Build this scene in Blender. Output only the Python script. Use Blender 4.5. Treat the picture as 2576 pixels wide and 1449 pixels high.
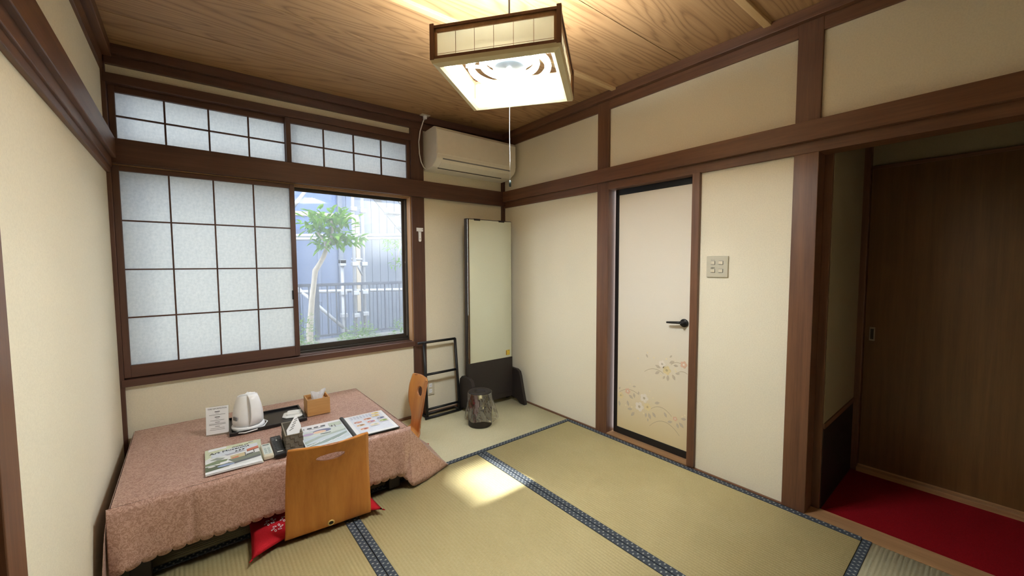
import bpy, bmesh, math, random
from mathutils import Vector, Matrix, noise as mnoise
R = math.radians
scene = bpy.context.scene
for o in list(bpy.data.objects): bpy.data.objects.remove(o)
C = scene.collection
# ------------------------------------------------------------------ camera
# solved from the room's vanishing lines (2576 x 1449 frame, focal length 1002 px)
def cam_axes(yaw, pitch, roll):
    cy, sy, cp, sp = math.cos(yaw), math.sin(yaw), math.cos(pitch), math.sin(pitch)
    f = Vector((-sy*cp, cy*cp, sp)); r = Vector((cy, sy, 0)); u = r.cross(f)
    cr, sr = math.cos(roll), math.sin(roll)
    return cr*r+sr*u, -sr*r+cr*u, f
CAM = Vector((-2.3121, -2.9618, 1.2362))
cr_, cu_, cf_ = cam_axes(R(-39.0786), R(-3.4269), R(-0.2557))
cd = bpy.data.cameras.new('camera'); cam = bpy.data.objects.new('camera', cd); C.objects.link(cam)
cam.matrix_world = Matrix(((cr_.x, cu_.x, -cf_.x, CAM.x), (cr_.y, cu_.y, -cf_.y, CAM.y), (cr_.z, cu_.z, -cf_.z, CAM.z), (0, 0, 0, 1)))
cd.sensor_width = 36; cd.lens = 36*1001.877/2576; cd.clip_start = .02; cd.clip_end = 200
scene.camera = cam
# ------------------------------------------------------------------ world, sun, exposure
w = bpy.data.worlds.new('sky'); scene.world = w; w.use_nodes = True
bg = w.node_tree.nodes['Background']; bg.inputs[0].default_value = (.96, .98, 1.0, 1); bg.inputs[1].default_value = 3.5
sd = bpy.data.lights.new('sun', 'SUN'); sun = bpy.data.objects.new('sun', sd); C.objects.link(sun)
SUND = Vector((-.15, 1.46, 1.78)).normalized()          # towards the sun: over the neighbour's roof, under the lintel
sun.rotation_euler = SUND.to_track_quat('Z', 'Y').to_euler(); sun.location = SUND*30
sd.energy = 8; sd.angle = R(1.2); sd.color = (1, .97, .90)
vs = scene.view_settings
vs.view_transform = 'Standard'; vs.look = 'None'; vs.gamma = 1; vs.use_curve_mapping = False; vs.exposure = 1.0
LAMP = 108.0      # pendant tubes

# ------------------------------------------------------------------ materials
def lin(c): return tuple((x/255/12.92 if x/255 <= .04045 else ((x/255+.055)/1.055)**2.4) for x in c)+(1,)
class NT:
    def __init__(s, name):
        s.m = bpy.data.materials.new(name); s.m.use_nodes = True; s.t = s.m.node_tree; s.t.nodes.clear()
        s.out = s.t.nodes.new('ShaderNodeOutputMaterial')
    def n(s, kind, props=None, **ins):
        nd = s.t.nodes.new('ShaderNode'+kind)
        for k, v in (props or {}).items(): setattr(nd, k, v)
        for k, v in ins.items():
            k = int(k[1:]) if k[0] == 'i' and k[1:].isdigit() else k.replace('_', ' ')
            s.set(nd.inputs[k], v)
        return nd
    def set(s, sock, v):
        if isinstance(v, bpy.types.NodeSocket): s.t.links.new(v, sock)
        elif isinstance(v, bpy.types.Node): s.t.links.new(v.outputs[0], sock)
        else: sock.default_value = v
    def math(s, op, a, b=0.0, c=0.0):
        return s.n('Math', {'operation': op}, i0=a, i1=b, i2=c).outputs[0]
    def mix(s, f, a, b, blend='MIX'):
        nd = s.n('Mix', {'data_type': 'RGBA', 'blend_type': blend}); s.set(nd.inputs[0], f); s.set(nd.inputs[6], a); s.set(nd.inputs[7], b)
        return nd.outputs[2]
    def co(s, scale=(1, 1, 1), kind='Object', loc=(0, 0, 0)):
        tc = s.n('TexCoord'); mp = s.n('Mapping', Vector=tc.outputs[kind], Scale=scale, Location=loc); return mp.outputs[0]
    def noise(s, vec, scale=5, detail=3, rough=.5, dist=0.0):
        nd = s.n('TexNoise', Vector=vec, Scale=scale, Detail=detail, Roughness=rough, Distortion=dist); return nd.outputs[0]
    def ramp(s, f, *stops):
        nd = s.n('ValToRGB', Fac=f); el = nd.color_ramp.elements
        while len(el) < len(stops): el.new(.5)
        for e, (p, c) in zip(el, stops): e.position = p; e.color = c if len(c) == 4 else tuple(c)+(1,)
        return nd.outputs[0]
    def bump(s, h, strength=.2, dist=.01): return s.n('Bump', Height=h, Strength=strength, Distance=dist).outputs[0]
    def bsdf(s, **k):
        p = s.n('BsdfPrincipled', **k); s.t.links.new(p.outputs[0], s.out.inputs[0]); return p
G = lambda v: (v, v, v, 1)
def plain(name, rgb, rough=.5, metal=0.0, spec=.5, var=.06, scale=30, bump=0.0, emit=None):
    t = NT(name); f = t.noise(t.co(), scale, 3)
    c = lin(rgb); lo = tuple(x*(1-var) for x in c[:3])+(1,); hi = tuple(min(1, x*(1+var)) for x in c[:3])+(1,)
    k = dict(Base_Color=t.ramp(f, (.3, lo), (.7, hi)), Roughness=rough, Metallic=metal, Specular_IOR_Level=spec)
    if bump: k['Normal'] = t.bump(f, bump, .003)
    p = t.bsdf(**k)
    if emit: p.inputs['Emission Color'].default_value = lin(rgb); p.inputs['Emission Strength'].default_value = emit
    return t.m
def wood(name, c1, c2, axis, rough=.45, sc=1.0, bump=.12):
    t = NT(name); s = [26*sc]*3; s[axis] = 1.3*sc
    rnd = t.n('ObjectInfo').outputs['Random']; off = t.n('CombineXYZ', X=t.math('MULTIPLY', rnd, 9.), Y=t.math('MULTIPLY', rnd, 5.), Z=t.math('MULTIPLY', rnd, 7.)).outputs[0]
    v = t.n('VectorMath', {'operation': 'ADD'}, i0=t.co(tuple(s)), i1=off).outputs[0]
    a = t.noise(v, 1.0, 5, .6, .4); b = t.noise(v, 6.0, 3, .6)
    f = t.math('ADD', t.math('MULTIPLY', a, .75), t.math('MULTIPLY', b, .25))
    t.bsdf(Base_Color=t.ramp(f, (.33, lin(c1)), (.68, lin(c2))), Roughness=rough, Normal=t.bump(f, bump, .002))
    return t.m
M = {}
DK1, DK2 = (86, 55, 38), (120, 82, 56)
for i, a in enumerate('xyz'): M['wood_'+a] = wood('dark_stained_wood_'+a, DK1, DK2, i)
for i, a in enumerate('xyz'): M['dark_'+a] = wood('backlit_joinery_wood_'+a, (70, 45, 36), (98, 66, 52), i)  # darker stain that also carries the backlit shade of the window wall
for i, a in enumerate('xyz'): M['sill_'+a] = wood('worn_sill_wood_'+a, (140, 104, 70), (176, 138, 98), i)
M['batten'] = wood('pale_batten_wood', (196, 160, 112), (214, 184, 138), 0, .55)
def ceiling_mat():
    t = NT('cedar_ceiling_board')
    rnd = t.n('ObjectInfo').outputs['Random']
    off = t.n('CombineXYZ', X=t.math('MULTIPLY', rnd, 13.), Y=t.math('MULTIPLY', rnd, 31.), Z=0.).outputs[0]
    v = t.n('VectorMath', {'operation': 'ADD'}, i0=t.co((.5, 4.2, 1)), i1=off).outputs[0]
    a = t.noise(v, 1.0, 2.5, .45, .25)
    rings = t.math('PINGPONG', t.math('MULTIPLY', a, 22.0), .5)
    v2 = t.n('VectorMath', {'operation': 'ADD'}, i0=t.co((3, 160, 3)), i1=off).outputs[0]
    fine = t.noise(v2, 1.0, 4, .6)
    line = t.ramp(rings, (.0, G(.8)), (.16, G(.3)), (.5, G(0)))
    f = t.math('ADD', t.math('MULTIPLY', line, .5), t.math('MULTIPLY', fine, .5))
    t.bsdf(Base_Color=t.ramp(f, (.15, lin((182, 146, 104))), (.42, lin((166, 128, 88))), (.85, lin((116, 82, 52)))), Roughness=.5, Normal=t.bump(f, .08, .001))
    return t.m
M['ceil'] = ceiling_mat()
def plaster(name, rgb):
    t = NT(name); v = t.co(); a = t.noise(v, 160, 3, .6); b = t.noise(v, 3, 3); d = t.noise(v, 420, 2)
    c = lin(rgb); c2 = tuple(x*.86 for x in c[:3])+(1,)
    col = t.mix(t.math('MULTIPLY', t.ramp(a, (.35, G(1)), (.6, G(0))), .45), c, c2)
    col = t.mix(t.math('MULTIPLY', b, .12), col, lin((222, 208, 178)))
    t.bsdf(Base_Color=col, Roughness=.9, Specular_IOR_Level=.2, Normal=t.bump(t.math('ADD', a, d), .25, .0015)); return t.m
M['plaster'] = plaster('cream_sand_plaster', (237, 231, 210))
def tatami(name, axis, c1, c2):
    t = NT(name); s = [900, 900, 1]; s[axis] = 55
    tc = t.co(); a = t.noise(t.co((55, 380, 1) if axis == 1 else (380, 55, 1)), 1, 3, .6)      # strands cross the ridges
    b = t.noise(tc, 2.2, 3); g = t.noise(tc, 240, 2)
    f = t.math('ADD', t.math('ADD', t.math('MULTIPLY', a, .5), t.math('MULTIPLY', b, .3)), t.math('MULTIPLY', g, .2))
    t.bsdf(Base_Color=t.ramp(f, (.3, lin(c1)), (.7, lin(c2))), Roughness=.6, Specular_IOR_Level=.35, Normal=t.bump(t.math('ADD', a, g), .35, .0015)); return t.m
M['tat_y'] = tatami('rush_weave_y', 1, (170, 156, 108), (205, 192, 146))
M['tat_x'] = tatami('rush_weave_x', 0, (186, 180, 146), (216, 211, 180))  # paler and greyer: window reflection on the far mats put into the colour
def heri(name, axis):
    t = NT(name); tc = t.n('TexCoord'); sp = t.n('SeparateXYZ', Vector=tc.outputs['Object'])
    L, W = (sp.outputs[0], sp.outputs[1]) if axis == 0 else (sp.outputs[1], sp.outputs[0])
    def dots(dl, dw):
        fl = t.math('SUBTRACT', t.math('FRACT', t.math('ADD', t.math('DIVIDE', L, .026), dl)), .5)
        fw = t.math('DIVIDE', t.math('SUBTRACT', W, dw), .026)
        d = t.math('ADD', t.math('MULTIPLY', fl, fl), t.math('MULTIPLY', fw, fw))
        return t.math('LESS_THAN', d, .022), t.math('MULTIPLY', t.math('LESS_THAN', t.math('ABSOLUTE', fl), .045), t.math('LESS_THAN', t.math('ABSOLUTE', fw), .25))
    a, a2 = dots(0, .0075); b, b2 = dots(.5, -.0075)
    m = t.math('MAXIMUM', t.math('MAXIMUM', a, b), t.math('MULTIPLY', t.math('MAXIMUM', a2, b2), .6))
    tw = t.noise(t.co((400, 400, 1)), 1, 2)
    base = t.ramp(tw, (.35, lin((38, 46, 58))), (.65, lin((66, 76, 88))))
    t.bsdf(Base_Color=t.mix(t.math('MULTIPLY', m, .75), base, lin((176, 180, 172))), Roughness=.7, Normal=t.bump(tw, .3, .001)); return t.m
M['heri_x'] = heri('tatami_border_cloth_x', 0); M['heri_y'] = heri('tatami_border_cloth_y', 1)
def paper():
    t = NT('shoji_paper'); v = t.co(); a = t.noise(v, 70, 4, .65); b = t.noise(v, 14, 3)
    col = t.mix(t.math('MULTIPLY', t.ramp(a, (.3, G(1)), (.62, G(0))), .5), lin((240, 240, 236)), lin((206, 210, 208)))
    col = t.mix(t.math('MULTIPLY', b, .15), col, lin((214, 220, 220)))
    d = t.n('BsdfDiffuse', Color=col); tr = t.n('BsdfTranslucent', Color=col); mx = t.n('MixShader'); t.set(mx.inputs[0], .78); t.set(mx.inputs[1], d); t.set(mx.inputs[2], tr)
    t.t.links.new(mx.outputs[0], t.out.inputs[0]); return t.m
M['paper'] = paper()
def glass(name, veil, tint, gloss=.05, vcol=(.9, .95, 1, 1)):
    t = NT(name); v = t.noise(t.co(), 6, 3)
    T = t.n('BsdfTransparent', Color=tint); D = t.n('BsdfTranslucent', Color=vcol); Gl = t.n('BsdfGlossy', Roughness=.03)
    m1 = t.n('MixShader'); t.set(m1.inputs[0], t.math('MULTIPLY', t.math('ADD', .75, t.math('MULTIPLY', v, .5)), veil)); t.set(m1.inputs[1], T); t.set(m1.inputs[2], D)
    m2 = t.n('MixShader'); t.set(m2.inputs[0], gloss); t.set(m2.inputs[1], m1); t.set(m2.inputs[2], Gl)
    t.t.links.new(m2.outputs[0], t.out.inputs[0]); return t.m
M['glass'] = glass('hazy_film_glass', .08, (.97, .99, 1, 1))  # white veil paints overexposed outdoor haze along with a film on the pane
M['bag'] = glass('clear_plastic_bag', .24, (.97, .97, .97, 1), .26, (.9, .9, .9, 1))
M['acrylic'] = glass('clear_acrylic', .05, (.97, .98, .97, 1), .08)
def translucent(name, rgb, f=.5):
    t = NT(name); v = t.noise(t.co(), 40, 3); col = t.mix(t.math('MULTIPLY', v, .12), lin(rgb), lin(tuple(int(x*.85) for x in rgb)))
    d = t.n('BsdfDiffuse', Color=col); tr = t.n('BsdfTranslucent', Color=col); mx = t.n('MixShader'); t.set(mx.inputs[0], f); t.set(mx.inputs[1], d); t.set(mx.inputs[2], tr)
    t.t.links.new(mx.outputs[0], t.out.inputs[0]); return t.m
M['lamp_paper'] = translucent('lamp_paper', (240, 236, 220), .16)
M['tissue'] = translucent('tissue_paper', (244, 245, 248), .3)
M['tube'] = plain('fluorescent_tube', (255, 255, 255), .4, var=0, emit=LAMP)
M['tube'].node_tree.nodes['Principled BSDF'].inputs['Emission Color'].default_value = (.93, .985, 1, 1)
def cloth():
    t = NT('damask_tablecloth'); v = t.co()
    a = t.noise(v, 62, 2, .5, 1.6); sw = t.ramp(t.math('ABSOLUTE', t.math('SUBTRACT', a, .5)), (.0, G(1)), (.045, G(1)), (.075, G(0)))
    fine = t.noise(t.co((900, 900, 900)), 1, 2)
    col = t.mix(sw, lin((164, 126, 110)), lin((196, 160, 146)))
    col = t.mix(t.math('MULTIPLY', fine, .25), col, lin((138, 102, 88)))
    r = t.math('SUBTRACT', .46, t.math('MULTIPLY', sw, .14))
    t.bsdf(Base_Color=col, Roughness=r, Specular_IOR_Level=.6, Sheen_Weight=.35, Sheen_Roughness=.4, Sheen_Tint=lin((225, 205, 200)), Normal=t.bump(t.math('ADD', sw, t.math('MULTIPLY', fine, .4)), .35, .0012)); return t.m
M['cloth'] = cloth()
M['ply'] = wood('honey_plywood', (176, 108, 44), (206, 140, 66), 2, .32, .55, .04)
M['ply_edge'] = wood('plywood_edge', (150, 92, 52), (186, 128, 84), 1, .5)
M['box_wood'] = wood('light_box_wood', (176, 126, 72), (204, 158, 100), 0, .5)
M['red'] = plain('red_cotton', (176, 24, 36), .85, var=.12, scale=300, bump=.3, spec=.2)
M['carpet'] = plain('red_carpet', (122, 10, 20), .95, var=.25, scale=400, bump=.4, spec=.1)
M['black'] = plain('black_lacquer', (22, 21, 23), .35)
M['blackmat'] = plain('black_matt_metal', (20, 20, 22), .5)
M['darkbrown'] = plain('dark_brown_stand', (40, 33, 31), .6)
M['mirror'] = plain('mirror_glass', (226, 232, 222), .02, 1.0, var=0)
M['white'] = plain('white_plastic', (244, 246, 250), .3, var=.02)
M['offwhite'] = plain('ivory_plastic', (214, 206, 184), .42, var=.03)
M['grey_plate'] = plain('grey_switch_plate', (196, 192, 172), .5, var=.03)
M['cream_frame'] = plain('cream_lamp_frame', (226, 214, 176), .45, var=.03)
M['reflector'] = plain('white_reflector', (232, 238, 244), .35, var=.02)
M['greydisc'] = plain('grey_lamp_disc', (64, 70, 74), .4, var=.03)
M['alu'] = plain('bronze_aluminium', (60, 54, 48), .4, .3)
M['alu_light'] = plain('silver_aluminium', (176, 178, 176), .35, .6)
M['paper_white'] = plain('white_print_paper', (236, 238, 242), .28, var=.02)
M['ink'] = plain('black_ink', (40, 40, 44), .6, var=.05)
M['greyink'] = plain('grey_ink', (120, 122, 124), .6)
M['porcelain'] = plain('white_porcelain', (232, 234, 232), .12, var=.01)
M['weave'] = plain('grey_woven_fibre', (112, 106, 94), .8, var=.3, scale=500, bump=.5)
M['yellow'] = plain('yellow_sticker', (214, 184, 60), .5, var=.1)
M['brass'] = plain('brass', (214, 186, 116), .35, .2)
M['silver'] = plain('worn_silver', (150, 140, 128), .4, .7)
M['dpanel'] = wood('corridor_door_wood', (84, 58, 28), (108, 76, 40), 2, .4)
M['blackpanel'] = plain('dark_wainscot', (20, 19, 22), .5)
def colour(rgb, rough=.5):
    k = 'c%02x%02x%02x' % tuple(rgb)
    if k not in M: M[k] = plain('print_'+k[1:], rgb, rough, var=.05, scale=90)
    return M[k]

# ------------------------------------------------------------------ mesh helpers
def link(name, me, mat, parent=None, smooth=False, loc=None):
    o = bpy.data.objects.new(name, me); C.objects.link(o)
    if mat and not me.materials: me.materials.append(mat)
    if smooth:
        for p in me.polygons: p.use_smooth = True
    if parent: o.parent = parent
    if loc is not None: o.location = loc
    return o
def from_bm(name, bm, mat, parent=None, smooth=False, loc=None):
    bmesh.ops.recalc_face_normals(bm, faces=bm.faces); me = bpy.data.meshes.new(name); bm.to_mesh(me); bm.free()
    return link(name, me, mat, parent, smooth, loc)
def add_box(bm, lo, hi, bevel=0.0):
    vs_ = [bm.verts.new((x, y, z)) for x in (lo[0], hi[0]) for y in (lo[1], hi[1]) for z in (lo[2], hi[2])]
    fs = [bm.faces.new([vs_[i] for i in q]) for q in ((0, 1, 3, 2), (4, 6, 7, 5), (0, 4, 5, 1), (2, 3, 7, 6), (0, 2, 6, 4), (1, 5, 7, 3))]
    if bevel:
        es = {e for f in fs for e in f.edges}
        bmesh.ops.recalc_face_normals(bm, faces=fs)
        bmesh.ops.bevel(bm, geom=list(es), offset=bevel, segments=2, profile=.5, affect='EDGES')
def box(name, lo, hi, mat, parent=None, bevel=0.0, loc=None):
    """box in the parent's space; origin at its centre-bottom unless loc is given"""
    c = Vector(((lo[0]+hi[0])/2, (lo[1]+hi[1])/2, min(lo[2], hi[2])))
    bm = bmesh.new(); add_box(bm, Vector(lo)-c, Vector(hi)-c, bevel)
    return from_bm(name, bm, mat, parent, False, c)
def boxes(name, lst, mat, parent=None, bevel=0.0):
    bm = bmesh.new()
    for lo, hi in lst: add_box(bm, lo, hi, bevel)
    return from_bm(name, bm, mat, parent)
def grid(name, fn, nu, nv, mat, parent=None, smooth=True, thick=0.0, wrap=False):
    vs_ = [fn(i/nu, j/nv) for j in range(nv+1) for i in range(nu+(0 if wrap else 1))]
    W = nu if wrap else nu+1
    fs = [(j*W+i, j*W+(i+1) % W, (j+1)*W+(i+1) % W, (j+1)*W+i) for j in range(nv) for i in range(nu)]
    me = bpy.data.meshes.new(name); me.from_pydata([tuple(v) for v in vs_], [], fs)
    if thick:
        o = link(name, me, None); md = o.modifiers.new('s', 'SOLIDIFY'); md.thickness = thick; md.offset = 0
        me = bake(o); 
    return link(name, me, mat, parent, smooth)
def bake(o):
    dg = bpy.context.evaluated_depsgraph_get(); dg.update(); me = bpy.data.meshes.new_from_object(o.evaluated_get(dg)); me.name = o.name
    bpy.data.objects.remove(o); return me
def tube(name, pts, r, mat, parent=None, seg=8, cap=True):
    bm = bmesh.new(); add_tube(bm, pts, r, seg, cap); return from_bm(name, bm, mat, parent, True)
def add_tube(bm, pts, r, seg=8, cap=True):
    pts = [Vector(p) for p in pts]; rr = r if isinstance(r, (list, tuple)) else [r]*len(pts); rings = []; prev = None
    for i, p in enumerate(pts):
        d = (pts[min(i+1, len(pts)-1)]-pts[max(i-1, 0)]).normalized()
        if prev is None: a = d.orthogonal().normalized()
        else: a = (prev-d*prev.dot(d)).normalized()
        prev = a; b = d.cross(a)
        rings.append([bm.verts.new(p+(a*math.cos(2*math.pi*k/seg)+b*math.sin(2*math.pi*k/seg))*rr[i]) for k in range(seg)])
    for A, B in zip(rings, rings[1:]):
        for k in range(seg): bm.faces.new((A[k], A[(k+1) % seg], B[(k+1) % seg], B[k]))
    if cap: bm.faces.new(rings[0]); bm.faces.new(rings[-1])
def lathe(name, prof, mat, parent=None, seg=40, fx=None, smooth=True, loc=None):
    bm = bmesh.new(); rings = []
    for r, z in prof:
        ring = []
        for k in range(seg):
            a = 2*math.pi*k/seg; p = Vector((r*math.cos(a), r*math.sin(a), z)); ring.append(bm.verts.new(fx(p, a) if fx else p))
        rings.append(ring)
    for A, B in zip(rings, rings[1:]):
        for k in range(seg): bm.faces.new((A[k], A[(k+1) % seg], B[(k+1) % seg], B[k]))
    if prof[0][0] > 1e-6 and prof[0] != prof[-1]:
        bm.faces.new(rings[0]); bm.faces.new(rings[-1])
    bmesh.ops.remove_doubles(bm, verts=bm.verts, dist=1e-6)
    return from_bm(name, bm, mat, parent, smooth, loc)
def prism(name, outline, lo, hi, axis, mat, parent=None, bevel=0.0, smooth=False):
    """outline: 2-D points in the two other axes (order x,y,z without axis), extruded lo..hi along axis"""
    def P(a, b, h):
        v = [a, b]; v.insert(axis, h); return v
    bm = bmesh.new(); A = [bm.verts.new(P(a, b, lo)) for a, b in outline]; B = [bm.verts.new(P(a, b, hi)) for a, b in outline]
    n = len(outline); bm.faces.new(A); bm.faces.new(B)
    for k in range(n): bm.faces.new((A[k], A[(k+1) % n], B[(k+1) % n], B[k]))
    if bevel:
        bmesh.ops.recalc_face_normals(bm, faces=bm.faces); bmesh.ops.bevel(bm, geom=list(bm.edges), offset=bevel, segments=2, profile=.5, affect='EDGES')
    return from_bm(name, bm, mat, parent, smooth)
def flat(name, outline, z, mat, parent, h=.0004):
    return prism(name, outline, z, z+h, 2, mat, parent)
def text(name, body, size, mat, parent, loc, rot=(0, 0, 0), align='LEFT', sx=1.0, depth=.0002):
    cu = bpy.data.curves.new(name, 'FONT'); cu.body = body; cu.size = size; cu.align_x = align; cu.extrude = depth; cu.resolution_u = 2
    o = bpy.data.objects.new(name, cu); C.objects.link(o); me = bake(o)
    o = link(name, me, mat, parent); o.location = loc; o.rotation_euler = rot; o.scale = (sx, 1, 1); return o
def ell(cx, cy, rx, ry, n=14, rot=0):
    return [(cx+rx*math.cos(a)*math.cos(rot)-ry*math.sin(a)*math.sin(rot), cy+rx*math.cos(a)*math.sin(rot)+ry*math.sin(a)*math.cos(rot)) for a in (2*math.pi*k/n for k in range(n))]
def rect(x0, y0, x1, y1): return [(x0, y0), (x1, y0), (x1, y1), (x0, y1)]
def tag(o, label, cat, group=None):
    o['label'] = label; o['category'] = cat
    if group: o['group'] = group
    return o
def thing(name, label, cat, loc=(0, 0, 0), rz=0.0, group=None):
    o = bpy.data.objects.new(name, None); C.objects.link(o); o.location = loc; o.rotation_euler = (0, 0, rz); o.empty_display_size = .05
    return tag(o, label, cat, group)
def struct(o, label): o['kind'] = 'structure'; o['label'] = label; return o
def sgroup(name, label, loc=(0, 0, 0)):
    o = bpy.data.objects.new(name, None); C.objects.link(o); o.location = loc; o.empty_display_size = .05; return struct(o, label)

# ================================================================== room shell
XL, YF, ZC = -2.615, -3.53, 2.42
# floor: slab with six straw mats on it (mat tops at z = 0)
floor = struct(box('floor', (XL-.14, YF-.14, -.30), (.14, .14, -.056), M['sill_x']), 'floor slab under the straw mats')
FL = floor.location
def mat_obj(x0, x1, y0, y1, along, edges):
    """ridges 15 mm apart run along the cloth borders; heri = which sides carry a border"""
    cx, cy = (x0+x1)/2, (y0+y1)/2; bw = .031; g = .0012
    W = (y1-y0) if along == 0 else (x1-x0); L = (x1-x0) if along == 0 else (y1-y0)
    n = round(W/.0152); prof = []
    for k in range(n*4+1):
        u = -W/2+g+(W-2*g)*k/(n*4); prof.append((u, -.0026*(1-abs(math.sin(math.pi*k/4)))))
    bm = bmesh.new(); rows = []
    for s in (-L/2+g, L/2-g):
        rows.append([bm.verts.new((s, u, z) if along == 0 else (u, s, z)) for u, z in prof])
    for k in range(len(prof)-1): bm.faces.new((rows[0][k], rows[0][k+1], rows[1][k+1], rows[1][k]))
    bot = []
    for s in (-L/2+g, L/2-g):
        bot.append([bm.verts.new((s, u, -.055) if along == 0 else (u, s, -.055)) for u in (-W/2+g, W/2-g)])
    bm.faces.new((bot[0][0], bot[0][1], bot[1][1], bot[1][0]))
    bm.faces.new((rows[0][0], rows[1][0], bot[1][0], bot[0][0])); bm.faces.new((rows[0][-1], rows[1][-1], bot[1][1], bot[0][1]))
    bm.faces.new(rows[0]+[bot[0][1], bot[0][0]]); bm.faces.new(rows[1]+[bot[1][1], bot[1][0]])
    o = from_bm('tatami_mat', bm, M['tat_x' if along == 0 else 'tat_y'], floor, True, Vector((cx, cy, 0))-FL)
    for p in o.data.polygons: p.use_smooth = abs(p.normal.z) > .3
    for s in edges:
        c = s*(W/2-g-bw/2)
        lo, hi = (-bw/2, bw/2)
        b = bmesh.new()
        if along == 0: add_box(b, (-L/2+g, lo, -.05), (L/2-g, hi, .0022), .0008)
        else: add_box(b, (lo, -L/2+g, -.05), (hi, L/2-g, .0022), .0008)
        from_bm('tatami_border', b, M['heri_x' if along == 0 else 'heri_y'], o, False, (0, c, 0) if along == 0 else (c, 0, 0))
mat_obj(XL+.01, -1.745, -.885+.0325, -.012, 0, (-1,))           # far row, by the window
mat_obj(-1.744, -.006, -.885+.0325, -.012, 0, (-1,))
mat_obj(XL+.01, -1.745, -2.617, -.8535, 1, (-1, 1)); mat_obj(-1.744, -.866, -2.617, -.8535, 1, (-1, 1)); mat_obj(-.864, -.004, -2.617, -.8535, 1, (-1, 1))
mat_obj(XL+.01, -.876, YF+.01, -2.618, 0, (-1, 1)); mat_obj(-.874, -.014, YF+.01, -2.618, 0, (-1, 1))
# walls
wb = boxes('wall_back', [((XL-.14, .014, -.1), (-.90, .13, .59)), ((XL-.14, .014, 2.236), (-.90, .13, 2.6)), ((-.90, .014, -.1), (.14, .13, 2.6)), ((XL-.14, .014, .5), (XL+.004, .13, 2.3))], M['plaster'])
struct(wb, 'cream plaster wall around the window')
wr = boxes('wall_right', [((.012, -1.15, -.1), (.12, .05, 2.6)), ((.012, -1.83, 1.79), (.12, -1.15, 2.6)), ((.012, -2.36, -.1), (.12, -1.83, 2.6)), ((.012, YF-.1, 1.79), (.12, -2.36, 2.6))], M['plaster'])
struct(wr, 'cream plaster wall with the papered door')
wl = boxes('wall_left', [((XL-.12, -1.70, -.1), (XL-.006, .05, 2.6)), ((XL-.12, YF-.1, 1.78), (XL-.006, -1.70, 2.6)), ((XL-.16, YF-.1, -.1), (XL-.10, -1.70, 1.9))], M['plaster'])
struct(wl, 'cream plaster wall on the left')
struct(boxes('wall_front', [((XL-.14, YF-.12, 1.80), (.13, YF, 2.6)), ((XL-.14, YF-.20, -.1), (.9, YF-.10, 1.9)), ((.10, YF-.12, 2.0), (.9, YF, 2.6))], M['plaster']), 'cream plaster wall opposite the window')
struct(box('door_5', (.11, YF-.10, 0), (.80, YF, 2.0), M['dpanel']), 'added brown cupboard front at the unseen end of the entry')  # unseen front, added dark to cut lamp bounce in the entry
d4 = sgroup('door_4', 'unseen added row of cream papered closet doors opposite the window', (XL, YF-.02, 0))  # unseen doors added in cream to bounce light into the upper room
for k in range(3): box('door_panel', (.012+k*.87, -.03, .01), (.875+k*.87, 0, 1.80), M['plaster'], d4, .002)
# ceiling: boards with open joints and two pale battens
ceil = struct(box('ceiling', (XL-.14, YF-.1, ZC+.02), (.14, .14, ZC+.10), M['wood_x']), 'wooden board ceiling')
seams = [.03, -.375, -.85, -1.255, -1.725, -2.175, -2.64, -3.10, YF-.02]
for a, b in zip(seams, seams[1:]):
    box('ceiling_board', (XL-.02, b+.0022-ceil.location.y, ZC-ceil.location.z), (.02, a-.0022-ceil.location.y, ZC+.012-ceil.location.z), M['ceil'], ceil).location.x -= ceil.location.x
for y in (-1.255, -2.175):
    o = box('ceiling_batten', (XL, y-.017, ZC-.016), (0, y+.017, ZC+.004), M['batten'], ceil, .002); o.location = o.location-ceil.location

TR = [0]
def trim(label, lst, mat, bevel=.0025):
    TR[0] += 1; bm = bmesh.new(); c = Vector(lst[0][0])
    for lo, hi in lst: add_box(bm, Vector(lo)-c, Vector(hi)-c, bevel)
    return struct(from_bm('trim_%d' % TR[0], bm, M[mat], None, False, c), label)
# posts
trim('dark wooden post between window and air conditioner', [((-.925, -.006, 0), (-.817, .14, ZC))], 'dark_z')
trim('thin dark corner post behind the mirror', [((-.024, -.004, 0), (.02, .05, ZC))], 'dark_z')
trim('thin dark corner post at the end of the low table', [((XL-.02, -.010, 0), (XL+.012, .13, ZC))], 'dark_z')
trim('dark wooden post left of the papered door', [((-.004, -1.197, 0), (.12, -1.098, ZC))], 'wood_z')
trim('thick dark wooden post beside the dark doorway', [((-.004, -2.398, 0), (.12, -2.298, ZC))], 'wood_z')
trim('narrow jamb right of the papered door', [((-.012, -1.843, .012), (.07, -1.799, 1.76))], 'wood_z')
trim('inner jamb of the dark doorway', [((.095, -2.432, 0), (.12, -2.397, 1.77))], 'wood_z')
trim('dark wooden post on the left wall', [((XL-.10, -1.752, 0), (XL+.004, -1.645, 1.80))], 'wood_z')
# picture rails (nageshi) and lintels
trim('dark horizontal rail across the window wall', [((XL, -.030, 1.772), (.0, .02, 1.90))], 'dark_x')
trim('brown horizontal rail above the papered door', [((-.034, YF, 1.808), (.02, 0, 1.90))], 'wood_y')
trim('lintel strip under the rail above the papered door', [((-.006, YF, 1.755), (.10, -1.197, 1.809)), ((-.006, -1.10, 1.755), (.03, 0, 1.809))], 'wood_y')
trim('dark stepped rail along the left wall', [((XL-.03, YF, 1.795), (XL+.036, 0, 1.90)), ((XL-.03, YF, 1.752), (XL+.018, 0, 1.796)), ((XL-.03, YF, 1.722), (XL+.009, 0, 1.753))], 'wood_y')
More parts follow.
